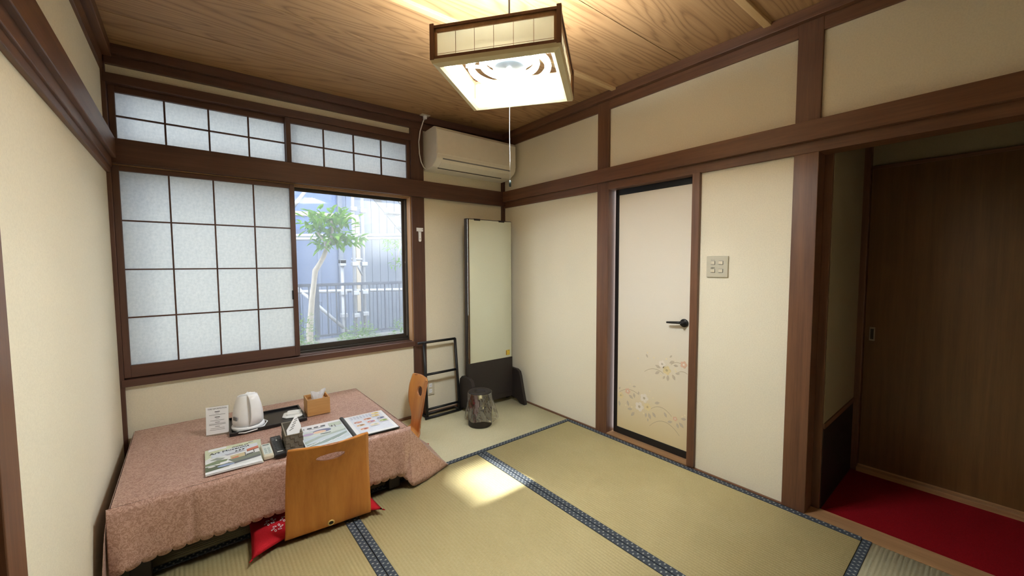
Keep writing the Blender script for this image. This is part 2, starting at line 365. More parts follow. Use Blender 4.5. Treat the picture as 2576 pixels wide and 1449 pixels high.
# ceiling edge mouldings
trim('dark ceiling moulding over the window', [((XL, -.036, 2.365), (0, .02, ZC)), ((XL, -.010, 2.315), (0, .02, 2.366))], 'dark_x')
trim('dark ceiling moulding over the papered door', [((-.036, YF, 2.365), (.02, 0, ZC)), ((-.002, YF, 2.306), (.02, 0, 2.366))], 'wood_y')
trim('dark ceiling moulding along the left wall', [((XL-.02, YF, 2.355), (XL+.04, 0, ZC)), ((XL-.02, YF, 2.275), (XL+.006, 0, 2.356))], 'wood_y')
# window surround
trim('wooden head above the high paper windows', [((XL, -.012, 2.212), (-.92, .12, 2.264))], 'dark_x')
trim('wooden window sill with sliding grooves', [((XL, -.016, .583), (-.92, .125, .622)), ((XL, .016, .622), (-.92, .024, .628)), ((XL, .05, .622), (-.92, .058, .628))], 'dark_x')
trim('pale wooden window reveal beside the dark post', [((-.936, .004, .62), (-.922, .125, 1.79))], 'sill_z')
trim('wooden window head with sliding grooves', [((XL, .004, 1.766), (-.92, .125, 1.80)), ((XL, .016, 1.758), (-.93, .024, 1.766)), ((XL, .05, 1.758), (-.93, .058, 1.766))], 'sill_x')
# skirting strips and thresholds
def skirting(name, label, lo, hi, mat): struct(box(name, lo, hi, M[mat], None, .001), label)
skirting('baseboard_back', 'thin wooden floor strip below the window wall', (XL, -.011, -.055), (0, .02, .011), 'wood_x')
skirting('baseboard_right', 'thin wooden floor strip along the papered door wall', (-.003, -2.30, -.055), (.02, 0, .006), 'wood_y')
skirting('baseboard_left', 'thin wooden floor strip along the left wall', (XL-.01, YF, -.055), (XL+.009, 0, .010), 'wood_y')
trim('wooden threshold under the papered door', [((-.003, -1.80, -.055), (.11, -1.197, .012))], 'sill_y')
trim('worn wooden threshold of the dark doorway', [((-.012, YF, -.055), (.108, -2.397, .002))], 'sill_y', .002)
# dark entry beyond the doorway
struct(box('floor_entry', (.108, YF-.1, -.12), (.90, -2.33, -.004), M['carpet']), 'red carpet floor of the dark entry')
we = sgroup('wall_entry', 'dark entry wall with black lower panel', (.11, -2.434, 0))
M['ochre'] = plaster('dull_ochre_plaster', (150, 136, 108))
box('upper_wall', (-.0, 0, .435), (.75, .10, 2.6), M['ochre'], we)
box('lower_panel', (0, 0, -.1), (.75, .09, .41), M['blackpanel'], we)
box('panel_cap', (0, -.006, .41), (.75, .09, .437), M['wood_x'], we, .002)
struct(boxes('wall_far', [((.79, YF-.1, 1.79), (.90, -2.33, 2.6)), ((.83, YF-.1, -.1), (.90, -2.33, 1.8))], M['ochre']), 'plaster wall above the brown sliding door')
struct(box('ceiling_entry', (.1, YF-.1, 2.35), (.9, -2.33, 2.45), M['wood_x']), 'wooden ceiling of the dark entry')
trim('dark corner post of the entry', [((.735, -2.462, 0), (.80, -2.43, 2.36))], 'wood_z')
trim('dark lintel above the brown sliding door', [((.77, YF, 1.768), (.82, -2.44, 1.788))], 'wood_y')
trim('wooden threshold below the brown sliding door', [((.735, YF, -.01), (.82, -2.46, .022)), ((.77, YF, .022), (.775, -2.46, .03))], 'sill_y', .001)
d2 = sgroup('door_2', 'brown wooden sliding door in the dark entry', (.775, -2.463, .025))
box('door_panel', (0, -1.05, 0), (.035, 0, 1.745), M['dpanel'], d2, .002)
pl = boxes('finger_pull', [((-.004, -.046, .755), (.001, -.022, .835))], M['silver'], d2, .001)
boxes('finger_recess', [((-.005, -.041, .765), (-.0035, -.027, .825))], M['black'], pl)
# closet panel left of the left-wall post
d3 = sgroup('door_3', 'dark panel beyond the left wall post', (XL-.06, -1.76, 0))
box('door_panel', (-.03, -1.70, 0), (0, 0, 1.78), M['wood_z'], d3)

# the old ceiling has settled by 45 mm towards the left wall: everything above the rails follows it
bpy.context.view_layer.update()
def settle():
    for o in [o for o in bpy.data.objects if o.type == 'MESH' and 'settled' not in o]:
        r = o
        while r.parent: r = r.parent
        if r.get('kind') != 'structure': continue
        o['settled'] = 1
        mw = o.matrix_world; inv = mw.inverted()
        for v in o.data.vertices:
            p = mw @ v.co
            if p.z > 1.901: p.z -= .045*min(1.05, max(0, -p.x/2.615))*min(1.15, (p.z-1.90)/.52); v.co = inv @ p
    for o in bpy.data.objects:
        if 'settled' in o: del o['settled']
# ================================================================== papered hinged door
d1 = sgroup('door_1', 'cream papered door with pale flower print', (.058, -1.213, .014))
t = NT('door_paper'); v = t.co(); a = t.noise(v, 170, 3); z = t.n('SeparateXYZ', Vector=v).outputs[2]
g = t.ramp(t.math('ADD', z, t.math('MULTIPLY', t.noise(v, 3, 2), .1)), (.05, lin((226, 208, 160))), (.42, lin((232, 222, 198))), (.9, lin((234, 228, 214))))
t.bsdf(Base_Color=t.mix(t.math('MULTIPLY', a, .12), g, lin((190, 176, 148))), Roughness=.7, Normal=t.bump(a, .15, .001)); M['dpaper'] = t.m
box('panel', (.004, -.62, .03), (.03, -.02, 1.70), M['dpaper'], d1)
box('left_stile', (0, -.030, 0), (.034, 0, 1.74), M['black'], d1, .002); box('right_stile', (0, -.636, 0), (.034, -.606, 1.74), M['black'], d1, .002)
box('top_rail', (0, -.607, 1.700), (.034, -.029, 1.74), M['black'], d1, .002); box('bottom_rail', (0, -.607, 0), (.034, -.029, .046), M['black'], d1, .002)
hd = lathe('handle', [(.0, 0), (.024, 0), (.026, .002), (.026, .008), (.023, .011), (.012, .013), (.011, .04), (.0, .041)], M['blackmat'], d1, 28)
hd.rotation_euler = (0, R(-90), 0); hd.location = (.004, -.520, .853)
lv = tube('lever', [(.006, 0, .034), (.003, .03, .036), (0, .07, .038), (-.002, .098, .037)], [.009, .0085, .0075, .006], M['blackmat'], hd, 10)
kb = lathe('turn_knob', [(0, .04), (.006, .041), (.0055, .049), (0, .05)], M['blackmat'], hd, 14)
# printed flowers: coordinates (across from the left edge of the door, height)
def dpt(o2): return [(-a, b) for a, b in o2]
def decal(name, outline, col, k=0):
    return prism(name, dpt(outline), .0036-.0003*k, .0041-.0003*k, 0, colour(col), d1)
def flower(x, zz, r, col, centre, k=2):
    pts = [(x+r*(.72+.28*abs(math.cos(2.5*a)))*math.cos(a), zz+r*(.72+.28*abs(math.cos(2.5*a)))*math.sin(a)) for a in (2*math.pi*i/40 for i in range(40))]
    decal('flower', pts, col, k); decal('flower_centre', ell(x, zz, r*.28, r*.28), centre, k+1)
def leaf(x, zz, L, ang, col=(202, 190, 168)):
    n = 8; c, s = math.cos(ang), math.sin(ang); up = [(L*i/n, .24*L*math.sin(math.pi*i/n)) for i in range(n+1)]; dn = [(L*i/n, -.24*L*math.sin(math.pi*i/n)) for i in range(n-1, 0, -1)]
    decal('leaf', [(x+a*c-b*s, zz+a*s+b*c) for a, b in up+dn], col, 1)
def stem(p, col=(186, 170, 140)):
    L = [(a, b+.0016) for a, b in p]+[(a, b-.0016) for a, b in reversed(p)]
    decal('stem', L, col, 0)
def arc(x0, z0, x1, z1, h, n=12): return [(x0+(x1-x0)*i/n, z0+(z1-z0)*i/n+4*h*(i/n)*(1-i/n)) for i in range(n+1)]
# E_PX: pixel positions on the door mapped to its plane
def dp(u, v):
    d = cr_*((u-1288)/1001.877)+cu_*((724.5-v)/1001.877)+cf_; k = (.060-CAM.x)/d.x; P = CAM+d*k; return (-(P.y+1.213), P.z-.014)
zx = lambda a, b: dp(1540+a*.1863, 860+b*.1863)
W_, P_, Y_ = (238, 230, 216), (226, 190, 162), (232, 216, 168)
for (a, b, r, c, cc) in [(672, 300, .026, W_, (200, 190, 170)), (735, 385, .030, Y_, (190, 178, 140)), (965, 310, .024, P_, W_), (208, 665, .022, P_, W_), (430, 760, .032, W_, (196, 184, 160)), (365, 875, .034, W_, (196, 184, 160)),
                         (475, 880, .027, Y_, (200, 180, 140)), (115, 720, .024, Y_, (200, 186, 146)), (848, 1040, .016, P_, W_)]:
    x, zz = zx(a, b); flower(x, zz, r, c, cc)
for (a, b, L, g) in [(650, 355, .05, 160), (770, 290, .05, 30), (890, 330, .04, 180), (640, 400, .05, 215), (750, 450, .05, 270), (810, 440, .05, 300), (710, 460, .035, 240), (850, 430, .04, 10), (775, 215, .03, 50), (480, 215, .035, 120),
                     (320, 605, .035, 190), (200, 790, .05, 290), (280, 770, .05, 150), (300, 760, .045, 100), (355, 720, .035, 90), (570, 830, .05, 20), (300, 950, .055, 230), (270, 910, .05, 190), (490, 960, .055, 290), (540, 950, .05, 310), (480, 1030, .03, 270), (455, 960, .04, 265),
                     (700, 950, .045, 300), (90, 640, .03, 60), (90, 790, .05, 280), (810, 1080, .045, 200), (870, 1100, .04, 290), (900, 1090, .05, 320), (925, 1040, .045, 10)]:
    x, zz = zx(a, b); leaf(x, zz, L*.8, R(g))
for a, b in [(475, 145), (348, 222), (560, 215), (730, 230), (655, 455), (860, 400), (200, 520), (240, 570), (505, 665), (550, 760), (180, 855), (265, 880), (420, 965), (945, 1010), (980, 995), (845, 370)]:
    x, zz = zx(a, b); decal('petal', ell(x, zz, .0065, .006, 8), (236, 224, 190), 1)
for p0, p1, h in [((435, 400), (690, 430), .025), ((790, 310), (930, 300), .012), ((880, 420), (1015, 440), .012), ((520, 905), (800, 1010), .035), ((500, 1135), (905, 1270), .06), ((95, 675), (345, 705), .025)]:
    A, B = zx(*p0), zx(*p1); stem(arc(*A, *B, h))

# ================================================================== paper windows
def shoji(name, label, x0, x1, z0, z1, y, stile, rail_t, rail_b, nx, nz, bar):
    s = sgroup(name, label, ((x0+x1)/2, y, z0)); W = (x1-x0)/2; H = z1-z0
    box('stile', (-W, 0, 0), (-W+stile, .028, H), M['dark_z'], s, .0015); box('stile', (W-stile, 0, 0), (W, .028, H), M['dark_z'], s, .0015)
    box('rail', (-W+stile, .001, H-rail_t), (W-stile, .027, H), M['dark_x'], s, .0015); box('rail', (-W+stile, .001, 0), (W-stile, .027, rail_b), M['dark_x'], s, .0015)
    px0, px1, pz0, pz1 = -W+stile, W-stile, rail_b, H-rail_t
    for i in range(1, nx):
        x = px0+(px1-px0)*i/nx; box('lattice_bar', (x-bar/2, .006, pz0), (x+bar/2, .019, pz1), M['dark_z'], s)
    for j in range(1, nz):
        zz = pz0+(pz1-pz0)*j/nz; box('lattice_bar', (px0, .005, zz-bar/2), (px1, .018, zz+bar/2), M['dark_x'], s)
    for i in range(nx):
        for j in range(nz):
            a, b = px0+(px1-px0)*i/nx, px0+(px1-px0)*(i+1)/nx; c, d = pz0+(pz1-pz0)*j/nz, pz0+(pz1-pz0)*(j+1)/nz
            box('paper_pane', (a, .020, c), (b, .0208, d), M['paper'], s)
    return s
s1 = shoji('window_1', 'large sliding paper window with sixteen panes', -2.603, -1.748, .629, 1.765, .0, .028, .026, .066, 4, 4, .0075)
shoji('window_2', 'left high paper window with eight panes', -2.602, -1.762, 1.902, 2.212, .028, .026, .036, .006, 4, 2, .0085)
shoji('window_3', 'right high paper window with eight panes', -1.785, -.928, 1.902, 2.212, .0, .028, .036, .008, 4, 2, .0085)
pf = boxes('finger_pull', [((.392, -.0015, .38), (.402, .002, .44))], M['black'], s1)
# aluminium sash with two glass panes
w4 = sgroup('window_4', 'dark aluminium sliding sash with clear glass', (-1.76, .085, .63))
box('frame_head', (-.86, -.02, 1.128), (.838, .04, 1.16), M['alu'], w4, .001); box('frame_sill', (-.86, -.02, -.004), (.838, .04, .012), M['alu'], w4, .001)
box('frame_jamb', (.818, -.02, .0), (.838, .04, 1.14), M['alu'], w4, .001); box('frame_jamb', (-.86, -.02, .0), (-.84, .04, 1.14), M['alu'], w4, .001)
for x0, x1, y in ((-.015, .818, .0), (-.84, .02, .018)):
    s = box('sash', (x0, y, .012), (x0+.022, y+.014, 1.128), M['alu'], w4, .001)
    box('sash', (x1-.030, y, .012), (x1, y+.014, 1.128), M['alu'], w4, .001)
    box('sash_rail', (x0+.022, y, .012), (x1-.030, y+.014, .048), M['alu'], w4, .001); box('sash_rail', (x0+.022, y, 1.108), (x1-.030, y+.014, 1.128), M['alu'], w4, .001)
    box('glass_pane', (x0+.02, y+.005, .045), (x1-.028, y+.008, 1.11), M['glass'], w4)
box('seal_strip', (.812, -.004, .03), (.8155, 0, 1.12), M['alu_light'], w4); box('crescent_lock', (.808, -.008, .62), (.814, 0, .632), M['alu_light'], w4)
w5 = sgroup('window_5', 'high sash behind the paper windows', (-1.76, .085, 1.90))
box('frame_head', (-.86, -.01, .31), (.838, .04, .335), M['alu'], w5); box('frame_sill', (-.86, -.01, -.004), (.838, .04, .02), M['alu'], w5); box('glass_pane', (-.86, .01, .02), (.838, .014, .31), M['glass'], w5)

bpy.context.view_layer.update(); settle()
# ================================================================== low table and cloth
TX0, TX1, TY0, TY1, TZ = -2.572, -1.405, -.918, -.040, .342
tb = thing('low_table', 'black low table hidden under the tablecloth', 'table', ((TX0+TX1)/2, (TY0+TY1)/2, 0))
hx, hy = (TX1-TX0)/2-.012, (TY1-TY0)/2-.010
box('table_top', (-hx, -hy, .300), (hx, hy, .338), M['black'], tb, .004)
box('apron', (-hx+.05, -hy+.04, .24), (hx-.05, -hy+.06, .30), M['black'], tb); box('apron', (-hx+.05, hy-.06, .24), (hx-.05, hy-.04, .30), M['black'], tb)
for sx in (-1, 1):
    for sy in (-1, 1): box('leg', (sx*(hx-.055)-.032, sy*(hy-.05)-.032, .0), (sx*(hx-.055)+.032, sy*(hy-.05)+.032, .30), M['darkbrown'], tb, .006)
tc_ = thing('tablecloth', 'dusty pink damask tablecloth with scalloped hem draped over the low table', 'tablecloth', ((TX0+TX1)/2, (TY0+TY1)/2, 0))
TO = tc_.location
def cw(p): return Vector(p)-TO
def wob(x, y, k=7.0, a=.0012): return a*mnoise.noise(Vector((x*k, y*k, 3.1)))
TS = TZ+.002
def top(u, v):
    x = TX0+(TX1-TX0)*u; y = TY0+(TY1-TY0)*v
    e = min(u*(TX1-TX0), (1-u)*(TX1-TX0), v*(TY1-TY0), (1-v)*(TY1-TY0))
    fold = .0022*math.exp(-((x+2.335)/.012)**2)+.0018*math.exp(-((x+1.95)/.014)**2)
    return cw((x, y, TS+fold+wob(x, y)-max(0, .012-e)**2*30))
grid('top', top, 60, 40, M['cloth'], tc_)
def scal(s, n, a=.012): return a*math.sqrt(max(0, 1-(2*((s*n) % 1)-1)**2))
def front(u, v):
    x = TX0-.012+(TX1-TX0+.030)*u
    zt = TS-.004; zb = .105+.012*math.sin(u*5)-scal(u, 27)
    fold = .016*math.exp(-((u-.955)/.022)**2)*v-.012*math.exp(-((u-1)/.02)**2)*v + .022*math.exp(-((u-.03)/.03)**2)*v + .006*math.sin(u*23+1)*v*(.3+.7*abs(math.sin(u*3)))
    crease = -.006*math.exp(-((u-.205)/.012)**2)*(.4+v)
    return cw((x, TY0-.003-.012*math.sqrt(min(1, v*3))-fold-crease, zt+(zb-zt)*v))
grid('front_drop', front, 324, 10, M['cloth'], tc_, thick=.0012)
def back(u, v): return cw((TX0+(TX1-TX0)*u, TY1+.002+.012*math.sqrt(min(1, v*3)), TS-.002-(.20)*v-scal(u, 27)*v))
grid('back_drop', back, 160, 4, M['cloth'], tc_, thick=.0012)
def left(u, v):      # narrow end drop pressed against the wall, belling out at the front corner
    y = TY0-.004+(TY1-TY0)*u; bell = math.exp(-(u/.06)**2)*v
    return cw((TX0-.003-.010*math.sqrt(min(1, v*3))-.012*bell, y-.085*bell, TS-.003-(.27)*v-scal(u, 20)*v))
grid('end_drop', left, 200, 8, M['cloth'], tc_, thick=.0012)
def hemline(u):      # end drop towards the other chair: lies over its cushion, spreads on the mat near the front
    ys = [(0, (-1.120, -.862, .006)), (.2, (-1.117, -.760, .012)), (.42, (-1.128, -.600, .052)), (.62, (-1.185, -.430, .088)), (.8, (-1.262, -.260, .100)), (1, (-1.36, -.045, .105))]
    for (a, p), (b, q) in zip(ys, ys[1:]):
        if u <= b:
            f = (u-a)/(b-a); return Vector(p)*(1-f)+Vector(q)*f
    return Vector(ys[-1][1])
def right(u, v):
    a = Vector((TX1+.002, TY0+.0+(TY1-TY0)*u, TS-.003)); b = hemline(u); h = scal(u, 20, .010)
    b = b+(b-a).normalized()*h; p = a+(b-a)*v; sag = -.03*math.sin(math.pi*v)*(.4+.6*u)
    if u < .25: sag += -.006*math.sin(v*math.pi)
    p.z += sag+.006*math.sin(v*9+u*7)*v*(1-v)*2; p.z = max(p.z, .004+.02*0); return cw(p)
grid('side_drop', right, 200, 14, M['cloth'], tc_, thick=.0012)
APX = Vector((TX1+.002, TY0, TS-.003)); CRS = Vector((-1.300, -.934, .004))
def crease(v): p = APX.lerp(CRS, v); p.y += .010*math.sin(math.pi*v); return p
def gusset(u, v):    # corner fold between the front drop and the spread side drop
    l = Vector((-1.450, -.936, .085)); m = Vector((-1.395, -.962, .012))
    b = l.lerp(m, u/.5) if u < .5 else m.lerp(CRS, (u-.5)/.5)
    b = b+Vector((0, 0, .007-scal(u, 4, .010) if u < .55 else 0)); p = APX.lerp(b, v); p.y += .010*math.sin(math.pi*v); return cw(p)
grid('corner_fold', gusset, 40, 12, M['cloth'], tc_, thick=.0012)
def gus2(u, v):
    p = crease(v).lerp(right(0, v)+TO, u); p.z = max(.003, p.z-.016*math.sin(math.pi*v)*math.sin(math.pi*u)*v); return cw(p)
grid('corner_fold', gus2, 24, 14, M['cloth'], tc_, thick=.0012)

# ================================================================== legless chairs and cushions
def cat(a, b, c, d, t): return .5*((2*b)+(-a+c)*t+(2*a-5*b+4*c-d)*t*t+(-a+3*b-3*c+d)*t**3)
PROF = [(.40, .010, .165, 0), (.30, .010, .185, 0), (.10, .011, .188, 0), (.035, .012, .186, 0), (-.008, .020, .184, .001), (-.023, .052, .182, .004), (-.034, .14, .180, .012), (-.050, .24, .176, .024), (-.076, .345, .171, .036), (-.110, .432, .166, .043), (-.117, .448, .165, .044)]
PROF2 = [(.40, .010, .165, 0), (.30, .010, .185, 0), (.10, .011, .170, 0), (.040, .016, .125, 0), (.012, .034, .098, .0), (.004, .064, .082, .001), (-.006, .13, .090, .006), (-.020, .222, .138, .022), (-.040, .318, .150, .030), (-.062, .398, .140, .030), (-.068, .415, .136, .030)]
def prof(v, PROF):
    n = len(PROF)-1; k = min(int(v*n), n-1); t = v*n-k; q = [PROF[max(0, min(n, k+j))] for j in (-1, 0, 1, 2)]
    return [cat(q[0][i], q[1][i], q[2][i], q[3][i], t) for i in range(4)]
def zaisu(name, label, loc, rz, group, lean=1.0, hole=(.060, .0175), hz=.390, pf_=PROF):
    th = thing(name, label, 'chair', loc, rz, group)
    N = 88
    def f(u, v):
        y, z, w, c = prof(v, pf_); d = (1-v)*.62; r = .03
        if d < r: w = w-r+math.sqrt(max(0, r*r-(r-d)**2))
        d2 = v*.62
        if d2 < r: w = w-r+math.sqrt(max(0, r*r-(r-d2)**2))
        s = 2*u-1; top = -.006*(s*s)*max(0, (v-.9)/.1)
        yy = y if y > -.03 else -.03+(y+.03)*lean
        return Vector((s*w, yy+c*s*s, z+.006+top))
    vs_ = [f(i/24, 1-(1-j/N)) for j in range(N+1) for i in range(25)]
    fs = [(j*25+i, j*25+i+1, (j+1)*25+i+1, (j+1)*25+i) for j in range(N) for i in range(24)]
    me = bpy.data.meshes.new('shell'); me.from_pydata(vs_, [], fs)
    o = link('shell', me, M['ply']); o.data.materials.append(M['ply_edge'])
    md = o.modifiers.new('s', 'SOLIDIFY'); md.thickness = .010; md.offset = 0; md.material_offset_rim = 1
    bm = bmesh.new(); n = 28
    A = [bm.verts.new((hole[0]*math.cos(2*math.pi*k/n)*abs(math.cos(2*math.pi*k/n))**.15, .2, hz+hole[1]*math.sin(2*math.pi*k/n))) for k in range(n)]; B = [bm.verts.new((p.co.x, -.4, p.co.z)) for p in A]
    bm.faces.new(A); bm.faces.new(B[::-1])
    for k in range(n): bm.faces.new((A[k], B[k], B[(k+1) % n], A[(k+1) % n]))
    cut = from_bm('cut', bm, M['ply_edge']); bo = o.modifiers.new('b', 'BOOLEAN'); bo.object = cut; bo.operation = 'DIFFERENCE'; bo.solver = 'EXACT'
    me = bake(o); bpy.data.objects.remove(cut); me.name = 'shell'
    sh = link('plywood_shell', me, None, th)
    for p in me.polygons: p.use_smooth = p.area < .01 and len(p.vertices) < 6
    rg = bmesh.new(); add_tube(rg, [(.0120*math.cos(a), 0, .0120*math.sin(a)) for a in (2*math.pi*k/20 for k in range(21))], .0032, 8, False)
    gr = from_bm('eyelet_ring', rg, M['brass'], th, True); gr.location = (.002, -.0275, .046); gr.rotation_euler = (R(12), 0, 0)
    ho = lathe('eyelet_hole', [(0, 0), (.0098, 0), (.0098, .001), (0, .001)], M['black'], gr, 16); ho.rotation_euler = (R(90), 0, 0); ho.location = (0, -.0005, 0)
    return th
def zabuton(name, label, loc, rz, W, D, H, group, pinb=.055):
    th = thing(name, label, 'cushion', loc, rz, group); n = 30
    def shape(u, v, top):
        x, y = 2*u-1, 2*v-1; pin = .055
        X = x*W/2*(1-pin*(1-abs(y)**1.6)); Y = y*D/2*(1-(pin if y > 0 else pinb)*(1-abs(x)**2.2))
        k = (max(0, 1-abs(x)**2.6)*max(0, 1-abs(y)**2.6))**.5
        base = .004+.012*(abs(x)*abs(y))**3*0
        return Vector((X, Y, .012+(H*k if top else -.010*k)+.002*mnoise.noise(Vector((x*3, y*3, 1)))*k))
    bm = bmesh.new(); T = [[bm.verts.new(shape(i/n, j/n, True)) for i in range(n+1)] for j in range(n+1)]
    Bt = [[T[j][i] if i in (0, n) or j in (0, n) else bm.verts.new(shape(i/n, j/n, False)) for i in range(n+1)] for j in range(n+1)]
    for j in range(n):
        for i in range(n):
            bm.faces.new((T[j][i], T[j][i+1], T[j+1][i+1], T[j+1][i])); bm.faces.new((Bt[j][i], Bt[j+1][i], Bt[j+1][i+1], Bt[j][i+1]))
    from_bm('cover', bm, M['red'], th, True)
    for sx in (-1, 1):
        for sy in (-1, 1): tube('corner_tassel', [(sx*W/2*.995, sy*D/2*.995, .012), (sx*(W/2+.008), sy*(D/2+.008), .010)], [.004, .002], M['red'], th, 6)
    # printed white crest of looped petals
    for cx, cy in ((-.165, -.150), (-.185, -.085), (-.125, -.105)):
        for k in range(6):
            a = k*math.pi/3; px_, py_ = cx+.017*math.cos(a), cy+.017*math.sin(a)
            pts = ell(px_, py_, .0085, .0045, 10, a+.6)
            def hz_(X, Y):
                x, y = 2*X/W, 2*Y/D; kk = (max(0, 1-abs(x)**2.6)*max(0, 1-abs(y)**2.6))**.5; return .0135+H*kk
            inn = [(px_+(q[0]-px_)*.55, py_+(q[1]-py_)*.55) for q in pts]
            bm = bmesh.new(); O = [bm.verts.new((q[0], q[1], hz_(*q)+.001)) for q in pts]; I = [bm.verts.new((q[0], q[1], hz_(*q)+.001)) for q in inn]
            for i in range(10): bm.faces.new((O[i], O[(i+1) % 10], I[(i+1) % 10], I[i]))
            from_bm('printed_petal', bm, M['paper_white'], th)
    return th
zaisu('legless_chair', 'curved plywood legless chair in front of the table with its back to us', (-1.846, -1.026, .0), R(-5), 'legless chairs at the low table')
zabuton('floor_cushion', 'red cushion on the legless chair nearest to us', (-1.882, -.815, .018), R(-1), .545, .525, .040, 'red cushions on the legless chairs', .30)
zaisu('legless_chair', 'orange plywood legless chair at the far end of the table', (-1.072, -.322, .0), R(90-5), 'legless chairs at the low table', 1.0, (.046, .034), .315, PROF2)
zabuton('floor_cushion', 'red cushion peeking from under the cloth at the table end', (-1.300, -.315, .018), R(90), .50, .385, .030, 'red cushions on the legless chairs')

# ================================================================== things on the table
Z0 = TS+.0035
def sheet(parent, z, polys):
    for nm, outl, col in polys: flat(nm, outl, z, colour(col) if isinstance(col, tuple) else M[col], parent)
# notice stand
sg = thing('notice_stand', 'clear stand holding the printed TIME INFORMATION notice beside the kettle', 'sign', (-2.227, -.398, Z0), R(-12))
sg.rotation_euler = (R(-8), 0, R(-12))
box('acrylic_plate', (-.051, 0, 0), (.051, .003, .150), M['acrylic'], sg); box('acrylic_foot', (-.051, 0, 0), (.051, .045, .003), M['acrylic'], sg)
pg = box('notice_sheet', (-.0485, -.0012, .006), (.0485, -.0004, .147), M['paper_white'], sg); RX = (R(90), 0, 0)
text('lettering', 'TIME INFORMATION', .0098, M['ink'], pg, (0, -.0006, .127), RX, 'CENTER', .92)
for zz, wd, h in [(.113, .022, .0035), (.106, .016, .0016), (.098, .07, .0018), (.085, .022, .0035), (.078, .014, .0016), (.069, .06, .0018), (.059, .02, .0028), (.052, .07, .0018), (.047, .072, .0018), (.037, .02, .0028), (.029, .06, .0018), (.021, .064, .0018)]:
    box('text_line', (-wd/2, -.0009, zz), (wd/2, -.0005, zz+h), M['greyink' if h < .003 else 'ink'], pg)
# tray
ty = thing('tray', 'black rectangular tray carrying the kettle', 'tray', (-1.995, -.342, Z0), R(-1.5))
box('tray_base', (-.182, -.135, 0), (.182, .135, .005), M['black'], ty, .001)
for a in ((-.182, -.135, .002, .182, -.126, .016), (-.182, .126, .002, .182, .135, .016), (-.182, -.126, .002, -.173, .126, .016), (.173, -.126, .002, .182, .126, .016)):
    box('tray_rim', a[:3], a[3:], M['black'], ty, .0015)
# kettle
ke = thing('electric_kettle', 'white electric kettle standing on the black tray', 'kettle', (-2.090, -.386, Z0+.0055), R(-68))
lathe('power_base', [(0, 0), (.074, 0), (.077, .004), (.077, .014), (.074, .020), (.06, .022), (0, .022)], M['white'], ke, 48)
def kb_(p, a):   # body: round below, drawn out to a spout (-x side away from the handle) above
    t = max(0, (p.z-.03)/.15); sp = max(0, -math.cos(a))**4*.016*t*t
    return Vector((p.x*(1+.06*t)-sp, p.y*(1-.04*t), p.z+t*t*(-.010*math.cos(a+math.pi))))
lathe('body', [(.0, .024), (.068, .024), (.072, .032), (.0725, .055), (.070, .085), (.064, .12), (.056, .15), (.050, .170), (.047, .176), (.044, .1775), (.0, .1775)], M['white'], ke, 56, kb_)
def lid_(p, a): return Vector((p.x*1.05, p.y*.95, p.z-.010*-math.cos(a)*0+(.010*math.cos(a))))
ld = lathe('lid', [(.0, .1775), (.038, .1775), (.039, .180), (.036, .1825), (.0, .1835)], M['white'], ke, 40, lid_)
bt = box('lid_button', (.018, -.008, .190), (.030, .008, .1945), M['white'], ld, .002)
def hdl(u, v):
    P_ = [(.036, .184), (.054, .183), (.070, .168), (.081, .135), (.086, .095), (.085, .060), (.074, .034)]
    n = len(P_)-1; k = min(int(v*n), n-1); t = v*n-k; q = [P_[max(0, min(n, k+j))] for j in (-1, 0, 1, 2)]
    r, z = [cat(q[0][i], q[1][i], q[2][i], q[3][i], t) for i in (0, 1)]; w = .021+.008*v; s = 2*u-1
    return Vector((r-.006*s*s, s*w, z-.002*s*s))
grid('handle', hdl, 10, 30, M['white'], ke, thick=.011)
box('rating_label', (.0, -.0745, .060), (.030, -.0700, .078), M['greyink'], ke)
tube('power_cord', [(.03, -.072, .004), (.06, -.080, .004), (.085, -.060, .005), (.095, -.01, .006), (.08, .04, .006), (.03, .085, .006), (-.03, .09, .006)], .003, M['white'], ke)
# upturned dish
di = thing('upturned_dish', 'white octagonal dish lying upside down on the black tray', 'dish', (-1.862, -.352, Z0+.0055), R(-16))
def octo(r, c=.62): return [(r, -r*c), (r, r*c), (r*c, r), (-r*c, r), (-r, r*c), (-r, -r*c), (-r*c, -r), (r*c, -r)]
bm = bmesh.new(); rings = []
for r, z, c in ((.055, 0, .60), (.056, .003, .60), (.050, .006, .64), (.038, .0095, .72), (.036, .010, .76)):
    rings.append([bm.verts.new((x, y, z)) for x, y in octo(r, c)])
for A, B in zip(rings, rings[1:]):
    for k in range(8): bm.faces.new((A[k], A[(k+1) % 8], B[(k+1) % 8], B[k]))
bm.faces.new(rings[0]); bm.faces.new(rings[-1]); from_bm('dish_body', bm, M['porcelain'], di)
fr = bmesh.new(); O0 = [fr.verts.new((x, y, .0095)) for x, y in octo(.036, .8)]; O1 = [fr.verts.new((x, y, .016)) for x, y in octo(.035, .8)]; I1 = [fr.verts.new((x, y, .016)) for x, y in octo(.031, .8)]; I0 = [fr.verts.new((x, y, .0103)) for x, y in octo(.029, .8)]
for A, B in ((O0, O1), (O1, I1), (I1, I0)):
    for k in range(8): fr.faces.new((A[k], A[(k+1) % 8], B[(k+1) % 8], B[k]))
from_bm('foot_ring', fr, M['porcelain'], di)
